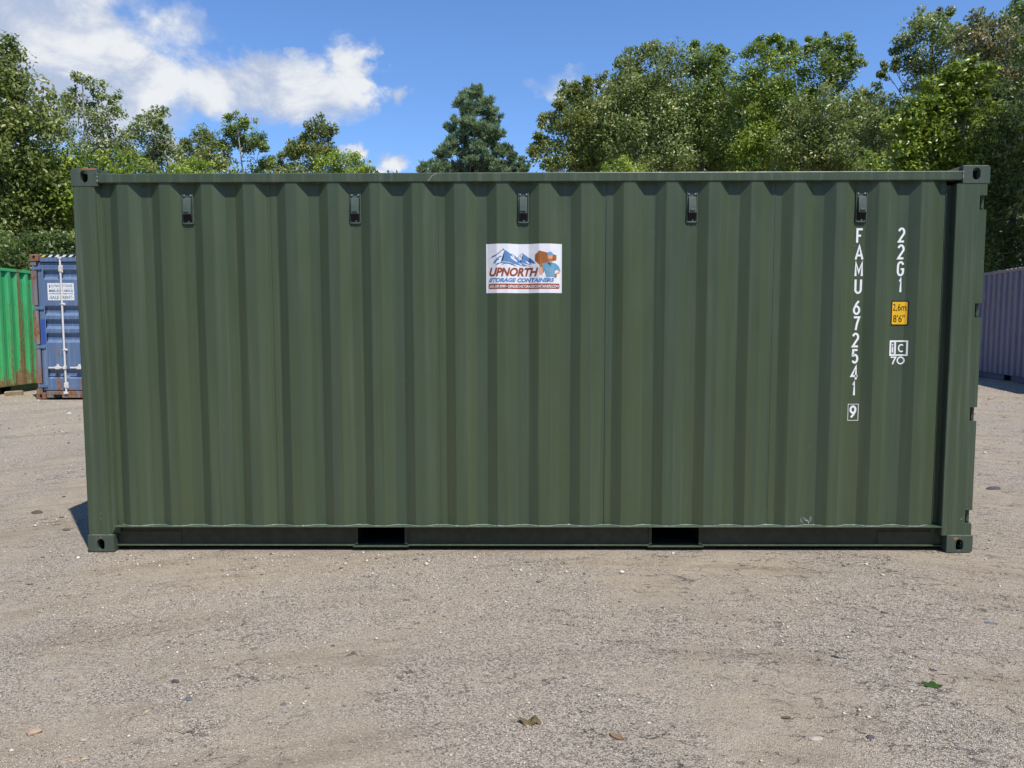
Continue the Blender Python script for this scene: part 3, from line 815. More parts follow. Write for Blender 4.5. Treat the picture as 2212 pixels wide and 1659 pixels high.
bm = bmesh.new(); ribbon(bm, [(2.443, 1.3315), (2.4795, 1.3315), (2.466, 1.305), (2.459, 1.283)], .009); drape(bm, .0012); link('digit', bm_mesh(bm), M_letter, ic)
bm = bmesh.new(); ribbon(bm, arc(2.5125, 1.3095, .0215, .0225, 0, 342, 18), .0088, True); drape(bm, .0012); link('digit', bm_mesh(bm), M_letter, ic)

# ---- company sticker --------------------------------------------------------
SX0, SX1, SZ0, SZ1 = -.280, .2265, 1.766, 2.092
def sx(X): return SX0 + (X-300)/1605*(SX1-SX0)
def sz(Y): return SZ1 - (Y-258)/1040*(SZ1-SZ0)
def sp(pts): return [(sx(a), sz(b)) for a, b in pts]
bm = bmesh.new(); poly2(bm, [(SX0, SZ0), (SX1, SZ0), (SX1, SZ1), (SX0, SZ1)]); drape(bm, .0012)
stick = link('company_sticker', bm_mesh(bm), M_vinyl, hero)
stick['label'] = 'white sticker with blue mountains, brown lettering and a man carrying a container'
C_blue = flat('print_blue', (.11, .25, .50)); C_dblue = flat('print_dark_blue', (.06, .13, .30)); C_brown = flat('print_rust_brown', (.30, .065, .022))
C_orange = flat('print_orange', (.42, .15, .035)); C_dor = flat('print_dark_orange', (.20, .06, .015)); C_skin = flat('print_skin', (.75, .38, .24)); C_beard = flat('print_beard', (.42, .18, .05))
C_shirt = flat('print_shirt_blue', (.13, .33, .52)); C_sl = flat('print_shirt_line', (.30, .46, .52)); C_glove = flat('print_glove', (.36, .18, .04)); C_white = flat('print_white', (.80, .81, .86)); C_cap = flat('print_cap', (.17, .33, .56))
def art(name, mat, off, polys, lines=()):
    bm = bmesh.new()
    for pg in polys: poly2(bm, sp(pg))
    for ln, w in lines: ribbon(bm, sp(ln), w/1605*(SX1-SX0))
    drape(bm, off); return link(name, bm_mesh(bm), mat, stick)
art('mountain_print', C_blue, .0018, [
    [(690, 400), (715, 395), (820, 470), (850, 465), (975, 560), (1010, 600), (1060, 615), (1080, 455), (1220, 560), (1340, 665), (1290, 672), (1180, 625), (1260, 695), (1190, 690), (1010, 640), (1200, 725), (1080, 728), (1040, 715), (860, 675), (800, 645), (700, 630), (610, 640), (660, 590), (665, 560), (680, 500)],
    [(965, 545), (1010, 490), (1060, 448), (1085, 455), (1030, 480), (985, 545), (970, 560)],
    [(435, 700), (455, 640), (520, 560), (600, 510), (640, 520), (560, 560), (580, 590), (520, 620), (490, 680), (470, 650)]])
art('mountain_print', C_dblue, .0021, [
    [(380, 570), (430, 515), (520, 480), (640, 380), (665, 358), (700, 400), (650, 385), (560, 470), (470, 530), (430, 535)],
    [(1220, 545), (1240, 560), (1345, 668), (1300, 668), (1215, 600)],
    [(490, 718), (540, 665), (620, 648), (720, 650), (800, 660), (880, 690), (965, 742), (880, 712), (780, 680), (700, 672), (610, 718), (680, 668), (600, 662)],
    [(1195, 722), (1290, 728), (1200, 732)]])
art('snow_print', C_white, .0024, [
    [(815, 510), (850, 520), (880, 560), (950, 600), (960, 640), (880, 600), (830, 560)],
    [(840, 475), (870, 490), (925, 580), (880, 550)], [(1125, 620), (1180, 625), (1250, 690), (1180, 670)],
    [(980, 650), (1030, 670), (1080, 722), (1010, 690)], [(1040, 475), (1075, 480), (1045, 560), (1062, 612), (1010, 570), (1000, 540), (1040, 520)]])
bm = text_bm('UPNORTH', sx(365), sx(1405), sz(945), sz(757), .042, .28, .98); drape(bm, .0019); link('sticker_lettering', bm_mesh(bm), C_brown, stick)
bm = text_bm('STORAGE CONTAINERS', sx(355), sx(1745), sz(1068), sz(978), .055, .28); drape(bm, .0019); link('sticker_lettering', bm_mesh(bm), C_blue, stick)
bm = bmesh.new(); poly2(bm, rounded(sx(350), sx(1855), sz(1210), sz(1098), .007)); drape(bm, .0018); link('sticker_bar', bm_mesh(bm), C_brown, stick)
bm = text_bm('603-307-9999 \u2022 UPNORTHSTORAGECONTAINERS.COM', sx(372), sx(1836), sz(1188), sz(1125), .022, .15); drape(bm, .0025); link('sticker_lettering', bm_mesh(bm), C_white, stick)
art('carried_container_print', C_orange, .0018, [[(1420, 400), (1790, 500), (1788, 605), (1540, 668), (1420, 695), (1330, 610), (1332, 488)]])
art('carried_container_print', C_dor, .0021, [[(1420, 400), (1430, 402), (1430, 692), (1420, 695)]],
    [([(1350+22*i, 480-15*i), (1350+22*i, 632+12*i)], 9) for i in range(3)] + [([(1462+24*i, 418+5.5*i), (1462+24*i, 680-5.5*i)], 8) for i in range(13)])
art('man_print', C_skin, .0024, [
    [(1600, 500), (1705, 500), (1700, 600), (1660, 640), (1610, 600)], [(1615, 630), (1695, 620), (1690, 680), (1655, 720), (1620, 680)],
    [(1425, 740), (1490, 745), (1500, 860), (1525, 860), (1470, 918), (1430, 895), (1415, 820)],
    [(1840, 812), (1878, 830), (1862, 870), (1790, 905), (1770, 880), (1820, 850)]])
art('man_print', C_beard, .0027, [[(1610, 560), (1640, 575), (1685, 570), (1702, 550), (1700, 610), (1665, 645), (1630, 640), (1606, 605)]])
art('man_print', C_cap, .0027, [[(1590, 480), (1610, 440), (1660, 424), (1700, 445), (1718, 480), (1710, 512), (1650, 490), (1597, 512)]])
art('man_print', C_shirt, .0027, [
    [(1510, 672), (1600, 655), (1655, 745), (1700, 655), (1775, 675), (1840, 730), (1878, 825), (1845, 815), (1775, 805), (1755, 850), (1745, 955), (1570, 955), (1560, 850), (1545, 820), (1505, 862), (1500, 760), (1495, 720)]])
art('man_print', C_sl, .0030, [], [([(1570+32*i, 745+(20 if i in (2, 3) else 0)), (1568+32*i, 950)], 7) for i in range(6)])
art('man_print', C_sl, .0032, [], [([(1562, 775+36*i), (1752, 775+36*i)], 7) for i in range(5)])
art('man_print', C_glove, .0030, [[(1440, 670), (1480, 655), (1500, 668), (1490, 745), (1440, 745), (1425, 700)], [(1745, 900), (1780, 880), (1800, 920), (1785, 975), (1755, 970), (1740, 930)]])
art('man_print', C_dblue, .0033, [[(1620, 520), (1635, 517), (1636, 525), (1622, 527)], [(1665, 517), (1680, 520), (1678, 527), (1666, 525)]])
# scuff marks where something scraped the sheet low on the right
M_scuff = flat('grey_scuff', (.14, .165, .145), .6); M_lite = flat('bright_scrape', (.55, .58, .55), .5)
bm = bmesh.new()
poly2(bm, [(1.862, .232), (1.868, .236), (1.872, .222), (1.888, .196), (1.872, .195), (1.862, .212)]); poly2(bm, [(1.880, .236), (1.900, .230), (1.925, .212), (1.914, .206), (1.886, .222)])
poly2(bm, [(1.930, .200), (1.944, .200), (1.950, .232), (1.938, .243), (1.930, .226)]); drape(bm, .0012)
link_islands('scuff_mark', bm, M_scuff, hero)
bm = bmesh.new(); ribbon(bm, arc(1.905, .196, .022, .016, 100, -20, 8), .004); drape(bm, .0016); link('scrape_mark', bm_mesh(bm), M_lite, hero)
bm = bmesh.new(); ribbon(bm, [(-.66, 2.503), (-.645, 2.52), (-.635, 2.535), (-.615, 2.545), (-.60, 2.552)], .004)
for v in bm.verts: v.co.y = .0032
link('scrape_mark', bm_mesh(bm), flat('tan_scrape', (.34, .33, .26), .6), hero)
# rust licks on castings
M_rust = plain('surface_rust', (.42, .16, .06), .9, bumpy=.3)
for pts in ([(-2.965, .0, ), (-2.858, .0)],):
    bm = bmesh.new(); P = [(-2.955, 2.5895)] + [(-2.955+.012*i, 2.583-random.random()*.006) for i in range(9)] + [(-2.857, 2.576), (-2.8545, 2.5885)]
    f = bm.faces.new([bm.verts.new((x, -.0008, z)) for x, z in P]); bmesh.ops.triangulate(bm, faces=[f]); link('rust_patch', bm_mesh(bm), M_rust, hero)
    bm = bmesh.new(); P = [(2.895, .104), (2.925, .107), (2.928, .098), (2.915, .093), (2.905, .086), (2.898, .095)]
    f = bm.faces.new([bm.verts.new((x, -.0008, z)) for x, z in P]); bmesh.ops.triangulate(bm, faces=[f]); link('rust_patch', bm_mesh(bm), M_rust, hero)
# paint chips on the right post
bm = bmesh.new()
for (x, z, r) in ((2.945, .232, .008), (2.955, .245, .004), (2.985, .30, .004), (2.98, .33, .003), (2.985, .345, .003), (2.92, .335, .003), (2.99, .40, .004), (2.95, .205, .003), (-2.93, .27, .004), (-2.90, .34, .003), (-2.935, .235, .004), (-2.93, .225, .003)):
    a0 = random.random()*6; n = 6
    f = bm.faces.new([bm.verts.new((x+r*(.6+.5*random.random())*math.cos(a0+6.28*i/n), .0022, z+r*(.6+.6*random.random())*math.sin(a0+6.28*i/n))) for i in range(n)])
link_islands('paint_chip', bm, M_weld, hero)

# ------------------------------------------------------------------ background containers
blue = empty('shipping_container', (-8.75+WD/2-WD/2, 8.47+HX, .205), -math.pi/2)
# local +x points to -y (towards the camera); local y runs to +x
blue.location = (-8.755, 8.47+HX, .205)
tag(blue, 'worn blue shipping container with its locked doors facing the yard', 'shipping container', 'containers parked behind the dark green one')
frame_parts(blue, M_rustpost, M_rustcast, M_rustpost, M_blue)
side_parts(blue, M_blue, M_blue, M_blue, False); side_parts(blue, M_blue, M_blue, M_blue, True)
door_parts(blue, M_blue, M_rustpost, M_white, M_rustpost, M_blue, M_blue)
# hazard stripe along the header
bm = bmesh.new(); box(bm, 3.0203, 3.0225, .20, WD-.20, 2.540, 2.583); hz = link('hazard_strip', bm_mesh(bm), flat('hazard_black', (.02, .02, .022)), blue)
M_hw = flat('hazard_white', (.8, .8, .8)); M_hy = flat('hazard_yellow', (.8, .55, .03))
for i in range(17):
    u = .205 + i*.122
    bm = bmesh.new(); f = bm.faces.new([bm.verts.new((3.0235, a, b)) for a, b in ((u, 2.541), (u+.055, 2.541), (u+.10, 2.582), (u+.045, 2.582))])
    link('stripe', bm_mesh(bm), M_hy if i == 0 else M_hw, hz)
# door sticker
def flat_text(s, u0, u1, z0, z1, x, mat, parent, bold=.0, name='sticker_lettering'):
    bm = text_bm(s, u0, u1, z0, z1, bold)
    for v in bm.verts: v.co = Vector((x, v.co.x, v.co.z))
    return link(name, bm_mesh(bm), mat, parent)
bm = bmesh.new(); box(bm, 2.9885, 2.9900, .275, .75, 1.78, 2.085); ds = link('door_sticker', bm_mesh(bm), M_vinyl, blue)
M_dtx = flat('print_dark_green', (.05, .10, .10)); M_gtx = flat('print_grey', (.22, .25, .25))
flat_text('OUTBACK STORAGE', .335, .725, 2.013, 2.060, 2.9905, M_gtx, ds, .03)
flat_text('STORAGE & OFFICE TRAILERS', .335, .725, 1.988, 1.998, 2.9905, M_gtx, ds)
flat_text('800-517-0012', .300, .730, 1.925, 1.970, 2.9905, M_dtx, ds, .035)
flat_text('outbackstorage.com', .300, .730, 1.882, 1.910, 2.9905, M_dtx, ds, .035)
flat_text('-SALE \u2022 RENT-', .300, .735, 1.800, 1.860, 2.9905, M_gtx, ds, .035)
bm = bmesh.new(); box(bm, 2.9905, 2.9915, .305, .325, 2.0, 2.055); link('sticker_emblem', bm_mesh(bm), M_blue, ds)
bm = bmesh.new(); box(bm, 2.9922, 2.9930, .125, .205, .99, 1.44); link('paint_patch', bm_mesh(bm), M_bluefresh, blue)
blue.children[-1]['label'] = 'deep blue touched-up patch on the door edge'
green = empty('shipping_container', (-10.40-0, 9.15, .128), math.pi/2)
# long side faces +x: local -y -> world +x, local +x -> world +y
tag(green, 'bright green shipping container with rust streaks at the left edge', 'shipping container', 'containers parked behind the dark green one')
frame_parts(green, M_dkgreen, M_rustcast, M_bgreen, M_bgreen)
side_parts(green, M_bgreen, M_bgreen, M_dkgreen, False); side_parts(green, M_bgreen, M_bgreen, M_dkgreen, True)
door_parts(green, M_bgreen, M_dkgreen, M_bgreen, M_dkgreen, M_bgreen, M_bgreen)
ang = math.atan2(13.55-11.64, 11.246-10.915)
# long side faces -x: local -y -> world -x ; local +x -> world -y
ux, uy = math.cos(ang), math.sin(ang)
px0, py0 = 10.915, 11.64
purp = empty('shipping_container', (px0 - ux*.35, py0 - uy*.35, .195), ang - math.pi)
tag(purp, 'faded purple shipping container with scuffed corrugated side at the right edge', 'shipping container', 'containers parked behind the dark green one')
frame_parts(purp, M_purplerail, M_purplerail, M_purple, M_purple, M_roofworn, None, 0.0)
side_parts(purp, M_purple, M_roofworn, M_purplerail, False); side_parts(purp, M_purple, M_roofworn, M_purplerail, True)
door_parts(purp, M_purple, M_purplerail, M_purple, M_purplerail, M_purple, M_purple)

# wooden block lying in front of the green container
M_wood = plain('weathered_wood', (.34, .25, .16), .85, bumpy=.5)
bm = bmesh.new(); box(bm, -.15, .15, -.045, .045, 0, .09, .006)
for v in bm.verts: v.co += Vector((random.uniform(-.008, .008), random.uniform(-.006, .006), random.uniform(-.006, .006)))
o = link('wood_block', bm_mesh(bm), M_wood); o.location = (-9.98, 9.70, ground_h(-9.98, 9.70)-.005); o.rotation_euler = (.1, -.05, .25)
tag(o, 'short weathered timber block lying beside the green container', 'timber block')

# ------------------------------------------------------------------ stones, leaves and sticks
def rock_mesh(seed, sx_, sy_, sz_):
    r = random.Random(seed); bm = bmesh.new(); bmesh.ops.create_icosphere(bm, subdivisions=2, radius=1)
    cuts = [Vector((r.gauss(0, 1), r.gauss(0, 1), r.gauss(0, .8))).normalized() for _ in range(7)]
    for v in bm.verts:
        d0 = v.co.normalized(); s = 1.0
        for c in cuts:
            dd = d0.dot(c)
            if dd > .55: s = min(s, .55/dd*1.15)
        s *= 1 + .12*mnoise.noise(d0*2.3 + Vector((seed*1.7, 0, 0)))
        v.co = Vector((d0.x*s*sx_, d0.y*s*sy_, d0.z*s*sz_))
    return bm_mesh(bm)
M_st = {'pink': plain('pinkish_stone', (.42, .30, .22), .85, bumpy=.4), 'pale': plain('pale_stone', (.40, .365, .31), .85, bumpy=.4), 'tan': plain('tan_stone', (.45, .36, .25), .85, bumpy=.4),
        'dark': plain('dark_stone', (.075, .07, .075), .8, bumpy=.4), 'blue': plain('blue_grey_stone', (.13, .14, .16), .8, bumpy=.4), 'clod': plain('brown_clod', (.11, .09, .07), .9, bumpy=.5), 'white': plain('white_stone', (.58, .54, .48), .8, bumpy=.3)}
stones = [
 ('pink', -1.922, -2.316, .030, .018, .014, .55, 'pinkish angular rock, largest stone at the bottom left corner'),
 ('pale', -1.706, -2.365, .016, .009, .007, .3, 'small pale stone just right of the largest pink rock'),
 ('pink', -1.70, -2.507, .013, .008, .006, .1, 'small pink stone at the very bottom left, leftmost of a row of three'),
 ('pink', -1.665, -2.500, .011, .007, .006, .9, 'small pink stone at the bottom left, middle of a row of three'),
 ('tan', -1.630, -2.492, .014, .008, .006, .6, 'small tan stone at the bottom left, rightmost of a row of three'),
 ('dark', -1.572, -1.891, .017, .010, .010, .2, 'dark lump of stone on the gravel patch at the lower left'),
 ('tan', -1.574, -2.155, .012, .008, .007, 1.1, 'little tan pebble below the gravel patch at the lower left'),
 ('blue', -1.451, -2.043, .016, .010, .006, .1, 'flat bluish stone beside the gravel patch at the lower left'),
 ('blue', -1.047, -2.068, .012, .008, .006, .4, 'lone blue-grey pebble on bare sand left of the brown leaf'),
 ('dark', -1.341, -2.29, .010, .007, .006, .7, 'tiny dark pebble low on the left in front of the gravel patch'),
 ('white', .440, -2.244, .009, .006, .005, .3, 'bright white chip to the right of the tan oval leaf'),
 ('tan', .409, -2.39, .010, .006, .005, .9, 'cream pebble right below the bright white chip'),
 ('blue', .397, -2.427, .009, .006, .004, .2, 'pale bluish pebble at the bottom edge below the cream pebble'),
 ('pale', 1.041, -2.365, .024, .011, .008, 0, 'long flat pale rock at the bottom right'),
 ('dark', 1.249, -2.359, .016, .010, .007, .4, 'blackish flat stone right of the long pale rock'),
 ('pale', 1.386, -2.372, .012, .009, .009, .8, 'grey rounded stone at the bottom, second right of the long pale rock'),
 ('blue', 1.546, -2.426, .013, .008, .006, .3, 'dark bluish stone near the bottom right corner'),
 ('blue', 2.405, -1.214, .034, .013, .008, -.3, 'dark bluish stone flake on the streaked ground at far right'),
 ('tan', 1.815, -1.716, .009, .007, .008, .2, 'small cube-like tan pebble above the green leaf'),
 ('dark', 1.80, -1.776, .018, .009, .006, -.1, 'oval dark stone between the tan pebble and the green leaf'),
 ('pale', 2.109, -.232, .016, .009, .007, .1, 'pale chip of stone on the sand just before the right end of the big container'),
 ('dark', 1.899, -1.096, .012, .009, .008, .3, 'black pebble below the pair of pale pebbles on the right'),
 ('pale', 1.915, -.875, .012, .010, .010, .3, 'left pebble of a pale touching pair on the right'),
 ('pale', 1.957, -.885, .010, .009, .008, .9, 'right pebble of a pale touching pair on the right'),
 ('clod', -4.059, 1.068, .040, .025, .020, .3, 'largest brown clod left of the container shadow'),
 ('clod', -3.777, .938, .018, .013, .010, .9, 'small brown clod between the large clod and the shadow'),
 ('clod', -3.523, .567, .032, .018, .012, 0, 'flat brown clod in front of the container shadow'),
 ('clod', -4.164, 1.616, .014, .012, .009, 0, 'tiny brown clod farthest back beyond the container shadow'),
 ('white', -7.09, 6.662, .035, .025, .015, 0, 'white stone on the gravel in front of the blue container'),
 ('dark', 4.35, 1.9, .075, .035, .02, .1, 'black lump right behind the right end of the big container'),
 ('dark', 4.05, 2.9, .05, .03, .02, .1, 'smaller black lump farther back right of the big container'),
 ('white', 4.55, 1.15, .028, .02, .014, .1, 'white stone on the ground beside the right corner post'),
]
for i, (c, x, y, a, b, h_, rz_, lab) in enumerate(stones):
    o = link('stone', rock_mesh(i+3, a*1.28, b*1.28, h_*1.2), M_st[c]); o.location = (x, y, ground_h(x, y)+h_*.18); o.rotation_euler = (0, 0, rz_)
    tag(o, lab, 'stone', 'stones lying loose on the yard')
def leaf_mesh(outline, curl, seed, thick_=.0006, fold=0.0):
    """flat outline curled into a dry leaf; outline is a radial list of points, triangulated as a fan with rings"""
    r = random.Random(seed); bm = bmesh.new(); n = len(outline)
    rings = []
    for s in (.0, .35, .7, 1.0):
        if s == 0: rings.append([bm.verts.new((0, 0, 0))]); continue
        rings.append([bm.verts.new((x*s, y*s, curl(x*s, y*s) + r.uniform(-1, 1)*.001*s)) for x, y in outline])
    for j in range(n): bm.faces.new((rings[0][0], rings[1][j], rings[1][(j+1) % n]))
    for a, b in ((1, 2), (2, 3)):
        for j in range(n): bm.faces.new((rings[a][j], rings[b][j], rings[b][(j+1) % n], rings[a][(j+1) % n]))
    ret = bmesh.ops.solidify(bm, geom=bm.faces[:], thickness=thick_)
    return bm_mesh(bm)
M_lbrown = plain('dry_brown_leaf', (.27, .205, .10), .7, bumpy=.5); M_ltan = plain('dry_tan_leaf', (.45, .31, .17), .7, bumpy=.3); M_lgreen = plain('green_leaf_blade', (.07, .17, .025), .5)
e = empty('fallen_leaf', (-.02, -2.225, ground_h(-.02, -2.225)+.003), .1); e.scale = (1.45, 1.45, 1.3); tag(e, 'curled dry brown leaf with a long stalk at the bottom centre', 'leaf', 'leaves fallen on the yard')
ol = [(-.033, 0), (-.027, .008), (-.008, .013), (.012, .020), (.018, .030), (.022, .018), (.024, .005), (.030, -.012), (.020, -.016), (.014, -.013), (.010, -.022), (-.003, -.020), (-.010, -.024), (-.018, -.018), (-.024, -.010)]
link('leaf_blade', leaf_mesh(ol, lambda x, y: .007*math.exp(-(y/.010)**2) + .16*abs(x)*abs(x)/.02*.1 + .006*math.sin(x*160), 3), M_lbrown, e)
bm = bmesh.new(); tube(bm, [(-.030, .0, .006), (-.05, .004, .007), (-.072, .012, .006)], [.0012, .0009, .0007], 5); link('stalk', bm_mesh(bm), M_lbrown, e)
e = link('fallen_leaf', leaf_mesh([(.024*math.cos(a), .010*math.sin(a)*(1+.12*math.sin(5*a))) for a in np.linspace(0, 6.28, 16)[:-1]], lambda x, y: .10*abs(y)+4*x*x, 5), M_ltan)
e.scale = (1.4, 1.4, 1.4); e.location = (.305, -2.344, ground_h(.305, -2.344)+.003); e.rotation_euler = (0, 0, -.75); tag(e, 'small oval tan leaf right of the curled brown leaf', 'leaf', 'leaves fallen on the yard')
ol = [(.028*math.cos(a)*(1+.28*math.cos(5*a)), .020*math.sin(a)*(1+.28*math.cos(5*a))) for a in np.linspace(0, 6.28, 26)[:-1]]
e = link('fallen_leaf', leaf_mesh(ol, lambda x, y: .12*abs(y)+2*x*x, 6), M_lgreen); e.scale = (1.3, 1.3, 1.3); e.location = (1.713, -1.927, ground_h(1.713, -1.927)+.003); e.rotation_euler = (.06, 0, -.15)
tag(e, 'fresh green lobed leaf lying on the gravel at the right', 'leaf', 'leaves fallen on the yard')
e = link('fallen_leaf', leaf_mesh([(.013*math.cos(a), .006*math.sin(a)) for a in np.linspace(0, 6.28, 10)[:-1]], lambda x, y: .3*abs(y), 8), M_lbrown); e.scale = (1.6, 1.6, 1.6); e.location = (.988, -2.208, ground_h(.988, -2.208)+.003)
tag(e, 'tiny dark curled leaf near the bottom between the tan leaf and the green leaf', 'leaf', 'leaves fallen on the yard')
for x, y, r_, c, lab in ((1.414, -1.651, -.7, 'dark', 'short black twig lying above and left of the green leaf'), (1.822, -1.815, -.1, 'tan', 'pale splinter of wood just above the green leaf')):
    bm = bmesh.new(); tube(bm, [(-.022, 0, 0), (0, .001, .002), (.024, 0, .001)], [.002, .004, .002], 6)
    o = link('twig', bm_mesh(bm), M_st[c]); o.location = (x, y, ground_h(x, y)+.004); o.rotation_euler = (0, 0, r_); tag(o, lab, 'twig')

# ------------------------------------------------------------------ trees
def at(px, py, depth):
    """point of the place seen at (px, py) of the 2212-wide photograph, depth metres away"""
    v = CFW + CR*((px-1106)/1642) - CU*((py-829.5)/1642); return CPOS + v*depth
def leaf_mat(name, dark, light, accent, trans=.36, rough=.36):
    mt, kb, p = new_mat(name)
    a = kb.n.new('ShaderNodeAttribute'); a.attribute_name = 'tint'
    f = a.outputs['Fac']
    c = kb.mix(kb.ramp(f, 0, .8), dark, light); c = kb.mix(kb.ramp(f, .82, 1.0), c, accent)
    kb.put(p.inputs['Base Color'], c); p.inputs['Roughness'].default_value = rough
    p.inputs['Specular IOR Level'].default_value = .45
    tr = kb.n.new('ShaderNodeBsdfTranslucent'); kb.put(tr.inputs[0], kb.mix(.5, c, (.26, .34, .06)))
    mxs = kb.n.new('ShaderNodeMixShader'); mxs.inputs[0].default_value = trans
    kb.l.new(p.outputs[0], mxs.inputs[1]); kb.l.new(tr.outputs[0], mxs.inputs[2])
    kb.l.new(mxs.outputs[0], kb.n['Material Output'].inputs[0]); return mt
LM = {
 'oak': leaf_mat('oak_leaves', (0.092, 0.125, 0.026), (0.195, 0.224, 0.047), (0.367, 0.380, 0.112)),
 'silver': leaf_mat('silvery_leaves', (0.114, 0.165, 0.045), (0.241, 0.281, 0.079), (0.505, 0.519, 0.198)),
 'mid': leaf_mat('mid_green_leaves', (0.096, 0.156, 0.026), (0.202, 0.270, 0.047), (0.344, 0.400, 0.092)),
 'maple': leaf_mat('maple_leaves', (0.103, 0.170, 0.015), (0.241, 0.320, 0.030), (0.412, 0.480, 0.066)),
 'bright': leaf_mat('bright_yellowgreen_leaves', (0.172, 0.250, 0.030), (0.321, 0.419, 0.046), (0.459, 0.559, 0.079)),
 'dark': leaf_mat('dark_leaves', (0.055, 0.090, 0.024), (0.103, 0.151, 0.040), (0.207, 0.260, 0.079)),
 'brown': leaf_mat('browning_leaves', (.13, .135, .055), (.22, .20, .09), (.40, .27, .14)),
 'pine': leaf_mat('pine_needles', (.15, .235, .135), (.27, .36, .21), (.36, .44, .27), .42, .5),
}
M_bark = plain('grey_bark', (.17, .15, .125), .9, bumpy=.6); M_barkpale = plain('pale_bark', (.36, .34, .29), .9, bumpy=.5)

def leaves(centres, tint, k_leaf, spread, size, up=.35, droop=0.0, pine=False, out=None):
    n = len(centres); N = n*k_leaf
    c = np.repeat(centres, k_leaf, 0); tn = np.repeat(tint, k_leaf)
    g = rng.normal(size=(N, 3)); g /= np.maximum(1e-6, np.linalg.norm(g, axis=1))[:, None]
    r = rng.random(N)**.36 * np.repeat(spread, k_leaf)
    p = c + g*r[:, None]*np.array([1, 1, .8])
    p[:, 2] -= droop*rng.random(N)**2*np.repeat(spread, k_leaf)
    s = size*(.65 + .7*rng.random(N))
    if pine:
        t = g*np.array([.8, .8, .55]) + np.array([0, 0, .55]); wr = .20
    else:
        t = rng.normal(size=(N, 3)) + np.array([0, 0, -droop*1.2]); wr = .56
    t /= np.linalg.norm(t, axis=1)[:, None]
    nn = rng.normal(size=(N, 3))*.42 + np.array([.18, -.42, up*1.8+.25]) + g*.8
    b = np.cross(nn, t); b /= np.maximum(1e-6, np.linalg.norm(b, axis=1))[:, None]
    nrm = np.cross(t, b)
    L2 = (t*s[:, None])*.5; B2 = b*(s*wr*.5)[:, None]; fo = nrm*(s*.10)[:, None]
    V = np.stack([p-L2, p-B2+fo, p+L2, p+B2+fo], 1).reshape(-1, 3)
    i0 = np.arange(N)*4
    F = np.stack([np.stack([i0, i0+2, i0+1], 1), np.stack([i0, i0+3, i0+2], 1)], 1).reshape(-1, 3)
    tt = np.clip(tn + rng.normal(size=N)*.10, 0, 1)
    return V, F, np.repeat(tt, 4)

